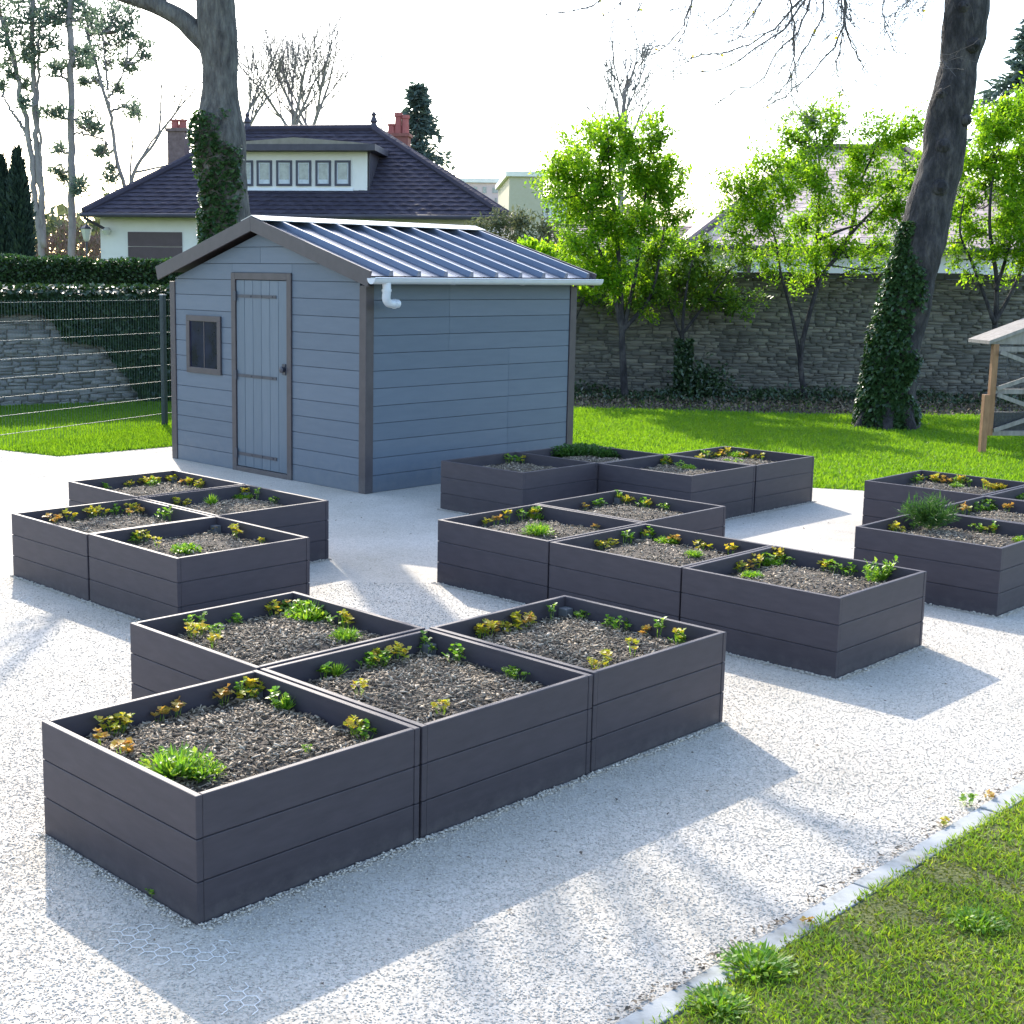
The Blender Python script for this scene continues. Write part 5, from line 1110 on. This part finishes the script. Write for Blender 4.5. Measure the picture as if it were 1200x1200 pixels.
# bare forked tree by the house roof
bt = mk_tree('bare_tree', gb_(150, 303, 46), 'bare forked branch reaching right above the house roof corner, beside the curving pine'); mb = MB()
st = [at(x, y, 46) for x, y in ((150, 240), (156, 205), (163, 190), (178, 172), (190, 152))]; l = spath([gb_(150, 303, 46)] + st, 30); mb.tube(l, np.linspace(.14, .04, 30), 6)
for k, d_ in ((20, (-.2, 0, 1)), (24, (.5, 0, 1)), (28, (.1, 0, 1)), (29, (.6, 0, .7)), (22, (.8, .2, .3))): grow(mb, l[k], d_, 1.8, .04, 2, seg=4, spread=.6, up=(0, 0, .2), nch=3, rmin=.012)
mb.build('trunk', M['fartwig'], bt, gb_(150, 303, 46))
# columnar cypresses
for px, pyt, w_, lab in ((5, 196, 13, 'dark columnar cypress cut by the left edge of the photo'), (25, 188, 13, 'dark columnar cypress left of the forked pine, pointed top')):
    Y = 33.0; b0 = gb_(px, 303, Y); H = at(px, pyt, Y)[2]; r_ = w_ * Y / CF; root = mk_tree('cypress', b0, lab, 'tree', None); lf = Leaves()
    n = 5200; z = H * rng.uniform(0, 1, n) ** .9; k = np.floor(rng.uniform(0, 5, n)); an = k * 1.256 + rng.normal(size=n) * .55; prof = np.clip(np.minimum(1, (1.0 - z / H) * 4.0 + .08), 0, 1) * (.85 + .15 * np.sin(k * 3 + z * 1.5))
    rr = r_ * prof * rng.uniform(.75, 1.08, n); zt = z + (k - 2) * .10
    b = b0 + np.c_[np.cos(an) * rr, np.sin(an) * rr, zt]; o_ = np.c_[np.cos(an), np.sin(an), np.full(n, 1.6)]
    lf.add(b, o_ + unit(n) * .4, rng.uniform(.12, .26, n), rng.uniform(.05, .09, n)); lf.build('crown', M['cypress'], root, b0)
    mb = MB(); mb.tube([b0 - [0, 0, .05], b0 + [0, 0, H * .5], b0 + [0, 0, H * .92]], [r_ * .7, r_ * .62, .05], 9); mb.build('trunk', M['hedgecore'], root, b0)
# reddish shrubs and lamp post by the house
lf = Leaves(); b0 = gb_(75, 300, 41); n = 7000; C = np.c_[rng.uniform(-.9, 2.6, n), rng.uniform(-.6, .6, n), rng.uniform(0, 1, n)]; top = np.interp(C[:, 0], [-.9, -.2, .3, 1.0, 1.8, 2.6], [2.3, 3.3, 3.6, 2.9, 3.5, 3.3]) + .2 * np.sin(C[:, 0] * 7)
b = b0 + np.c_[C[:, 0], C[:, 1], C[:, 2] * top]; lf.add(b, unit(n) * .8 + [0, 0, 1], rng.uniform(.12, .3, n), .035); tag(lf.build('reddish_shrub', M['redtwig'], None, b0, b0), 'reddish bare twiggy shrubs between the cypresses and the house', 'shrub')
b0 = gb_(102, 300, 36.5); lp_ = empty('lamp_post', b0); tag(lp_, 'small garden lamp post with lantern in front of the reddish shrubs', 'lamp'); zt = at(102, 283, 36.5)[2]
mb = MB(); mb.tube([(0, 0, 0), (0, 0, .3), (0, 0, .32), (0, 0, zt)], [.06, .05, .03, .03], 8); mb.build('pole', M['iron'], lp_)
mb = MB(); mb.tube([(0, 0, zt + .002), (0, 0, zt + .05), (0, 0, zt + .33)], [.05, .085, .15], 6); mb.build('lantern', M['lampg'], lp_); mb = MB(); mb.tube([(0, 0, zt + .332), (0, 0, zt + .36), (0, 0, zt + .45)], [.18, .15, .02], 6); mb.build('lantern_cap', M['iron'], lp_)
# bare trees behind the house
for px, py, H, lab, seed in ((343, 150, 7.2, 'bare upright tree behind the house ridge, left of two above the dormer', 1), (365, 150, 7.6, 'bare upright tree behind the house ridge, right of two above the dormer', 2), (283, 150, 6.0, 'bare tree partly hidden behind the thick ivy clad trunk', 3)):
    Y = 52.0; b0 = gb_(px, 300, Y); rt = mk_tree('bare_tree', b0, lab, 'tree', None); mb = MB(); zc = at(px, py + 2, Y)[2]
    mb.tube([b0 - [0, 0, .1], b0 + [0, 0, zc]], [.20, .13], 8)
    for d_ in ((-.62, .1, 1), (.6, -.1, 1), (-.15, .3, 1), (.3, -.4, 1)): grow(mb, b0 + [0, 0, zc - rng.uniform(0, .5)], d_, 1.9, .075, 3, seg=5, spread=.55, up=(0, 0, .3), nch=4, wig=.07, rmin=.008, shrink=.74)
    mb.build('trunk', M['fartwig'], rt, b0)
Y = 60.0; b0 = gb_(725, 300, Y); rt = mk_tree('birch_tree', b0, 'pale bare birch tree standing far off above the dense young tree'); mb = MB(); mb.tube([b0, b0 + [0, 0, 9.6]], [.22, .06], 8)
for k in range(14):
    a = k * 2.4; z = 5.2 + k * .36; grow(mb, b0 + [0, 0, z], (math.cos(a) * .45, math.sin(a) * .45, 1), 2.4 - k * .06, .06, 2, seg=4, spread=.5, up=(0, 0, .2), nch=4, wig=.08, rmin=.015, shrink=.6)
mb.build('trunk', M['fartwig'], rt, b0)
# spruces
def spruce(px, pyt, pyb, hw, Y, lab, n=3600):
    b0 = gb_(px, 300, Y); H = at(px, pyt, Y)[2]; zb = at(px, pyb, Y)[2]; rw = hw * Y / CF; root = mk_tree('spruce_tree', b0, lab); mb = MB(); mb.tube([b0, b0 + [0, 0, H]], [.25, .03], 7); mb.build('trunk', M['bark2'], root, b0); lf = Leaves()
    nl = 13; per = n // (nl * 8)
    for i in range(nl):
        f = i / (nl - 1); z = zb + (H - zb) * f * .97
        for k in range(8):
            a = rng.uniform(0, 6.28); L = rw * ((1 - f) ** .9 + .01) * rng.uniform(.45, 1.25); t = rng.uniform(.05, 1, per); p = b0 + np.c_[np.cos(a) * L * t, np.sin(a) * L * t, z - .45 * L * t * t + .05 * L * t] + rng.normal(size=(per, 3)) * [.10, .10, .07]
            lf.add(p, np.array([math.cos(a), math.sin(a), -.2]) + unit(per) * .8, rng.uniform(.2, .38, per), rng.uniform(.06, .12, per))
    lf.build('crown', M['spruce'], root, b0)
spruce(487, 102, 215, 50, 47, 'dark spruce behind the right end of the house roof')
spruce(1196, 20, 150, 85, 37, 'dark spruce at the right edge above the bushy green tree')
# grey-green bush behind the shed
b0 = gb_(600, 300, 27.5); lf = Leaves(); mb = MB(); root = empty('olive_bush', b0); tag(root, 'wide grey green bush behind the far end of the shed roof', 'bush')
for px, py, r_ in ((560, 272, 16), (585, 262, 16), (610, 262, 18), (640, 270, 18), (560, 290, 20), (600, 285, 22), (640, 292, 20), (575, 310, 22), (625, 312, 22), (655, 300, 12), (545, 285, 10), (665, 285, 10)):
    C = at(px, py, 27.5 + rng.uniform(-.5, .5)); rw = r_ * 27.5 / CF; n = 420; b = C + unit(n) * rw * rng.uniform(.2, 1.1, (n, 1)); lf.add(b, unit(n) + [0, 0, .6], rng.uniform(.08, .16, n), rng.uniform(.025, .045, n))
    mb.tube(spath([b0 + rng.normal(size=3) * [.3, .2, 0], (b0 + C) / 2, C], 8), np.linspace(.05, .015, 8), 5)
mb.build('stem', M['bark2'], root, b0); lf.build('foliage', M['olive'], root, b0)
# low yellow-green bush under it, at the shed roof corner
b0 = np.array([at(640, 300, 24.2)[0], 24.2, 0]); lf = Leaves(); mb = MB(); root = empty('low_bush', b0); tag(root, 'light green bush just beyond the far roof corner of the shed', 'bush')
for px, py, r_ in ((620, 290, 12), (640, 296, 14), (660, 305, 16), (680, 318, 18), (655, 325, 22), (690, 340, 16), (630, 315, 20)):
    C = at(px, py, 24.2 + rng.uniform(-.4, .4)); rw = r_ * 24.2 / CF; n = 260; b = C + unit(n) * rw * rng.uniform(.2, 1.1, (n, 1)); lf.add(b, unit(n) + [0, 0, .3], rng.uniform(.07, .12, n), rng.uniform(.04, .065, n)); mb.tube([b0, C], [.03, .01], 5)
mb.build('stem', M['bark2'], root, b0); lf.build('foliage', M['leaf'], root, b0)
# distant tree line closing the horizon
lf = Leaves(); n = 16000; x = rng.uniform(-90, 110, n); Yl = 150 + rng.uniform(-6, 6, n); H = 6.5 + 2.2 * np.sin(x * .11) + 1.6 * np.sin(x * .37 + 1) + 1.2 * np.sin(x * .9)
b = np.c_[x, Yl, H * rng.uniform(0, 1, n) ** .6]; lf.add(b, unit(n) + [0, 0, .3], rng.uniform(.7, 1.6, n), rng.uniform(.5, 1.0, n)); tag(lf.build('distant_trees', M['olive']), 'far line of trees closing the horizon', 'trees', kind='stuff')

# ------------------------------------------------------------------ wooden insect hotel at the right edge
B0 = back(1150, 531); ih = empty('insect_hotel', B0, R(4)); tag(ih, 'weathered wooden insect hotel with cross braces and sloping roof at the right edge', 'insect hotel')
sc_ = B0[1] / CF; zt = at(1162, 405, B0[1])[2]; wd2 = 1.5
for x in (0, wd2):
    mb = MB(); mb.box(x - .035, x + .035, -.05, .03, -.05, .72); st_ = mb.build('ground_stake', M['woodo'], ih, bevel=.004)
    mb = MB(); mb.box(x + .036 if x == 0 else x - .106, x + .106 if x == 0 else x - .036, -.035, .035, .22, zt + .02); mb.build('post', M['woodo'], ih, bevel=.004)
xa, xb = .107, wd2 - .107
for z in (.25, .76, zt - .04):
    mb = MB(); mb.box(xa, xb, -.03, .03, z - .03, z + .03); mb.build('rail', M['wood'], ih, bevel=.003)
mb = MB(); mb.box(xa + .01, xb - .01, .034, .14, .28, .50); mb.build('filling', M['thatch'], ih)
mb = MB()
for x in np.arange(xa, xb, .045): mb.bar((x, .032, .25), (x, .032, zt), .0028, .0028, up=(0, 1, 0))
for z in np.arange(.28, zt, .045): mb.bar((xa, .0315, z), (xb, .0315, z), .0028, .0028)
mb.build('wire_mesh', M['iron'], ih)
for z0, z1 in ((.285, .725), (.795, zt - .075)):
    for a, b, dy in (((xa, z0), (xb, z1), -.05), ((xa, z1), (xb, z0), -.078)):
        mb = MB(); mb.bar((a[0], dy, a[1]), (b[0], dy, b[1]), .05, .025, up=(0, 1, 0)); mb.build('brace', M['wood'], ih)
for s_ in (-1, 1):
    mb = MB(); mid = wd2 / 2; e = mid + s_ * (mid + .04); mb.prism([(mid + s_ * .001, -.07, zt + .36), (e, -.07, zt + .06), (e, -.07, zt + .02), (mid + s_ * .001, -.07, zt + .31)], (0, .55, 0)); mb.build('roof_board', M['wood'], ih)
mb = MB(); mb.prism([(-.02, -.03, zt + .02), (wd2 + .02, -.03, zt + .02), (wd2 / 2, -.03, zt + .30)], (0, .05, 0)); mb.build('gable_board', M['wood'], ih)
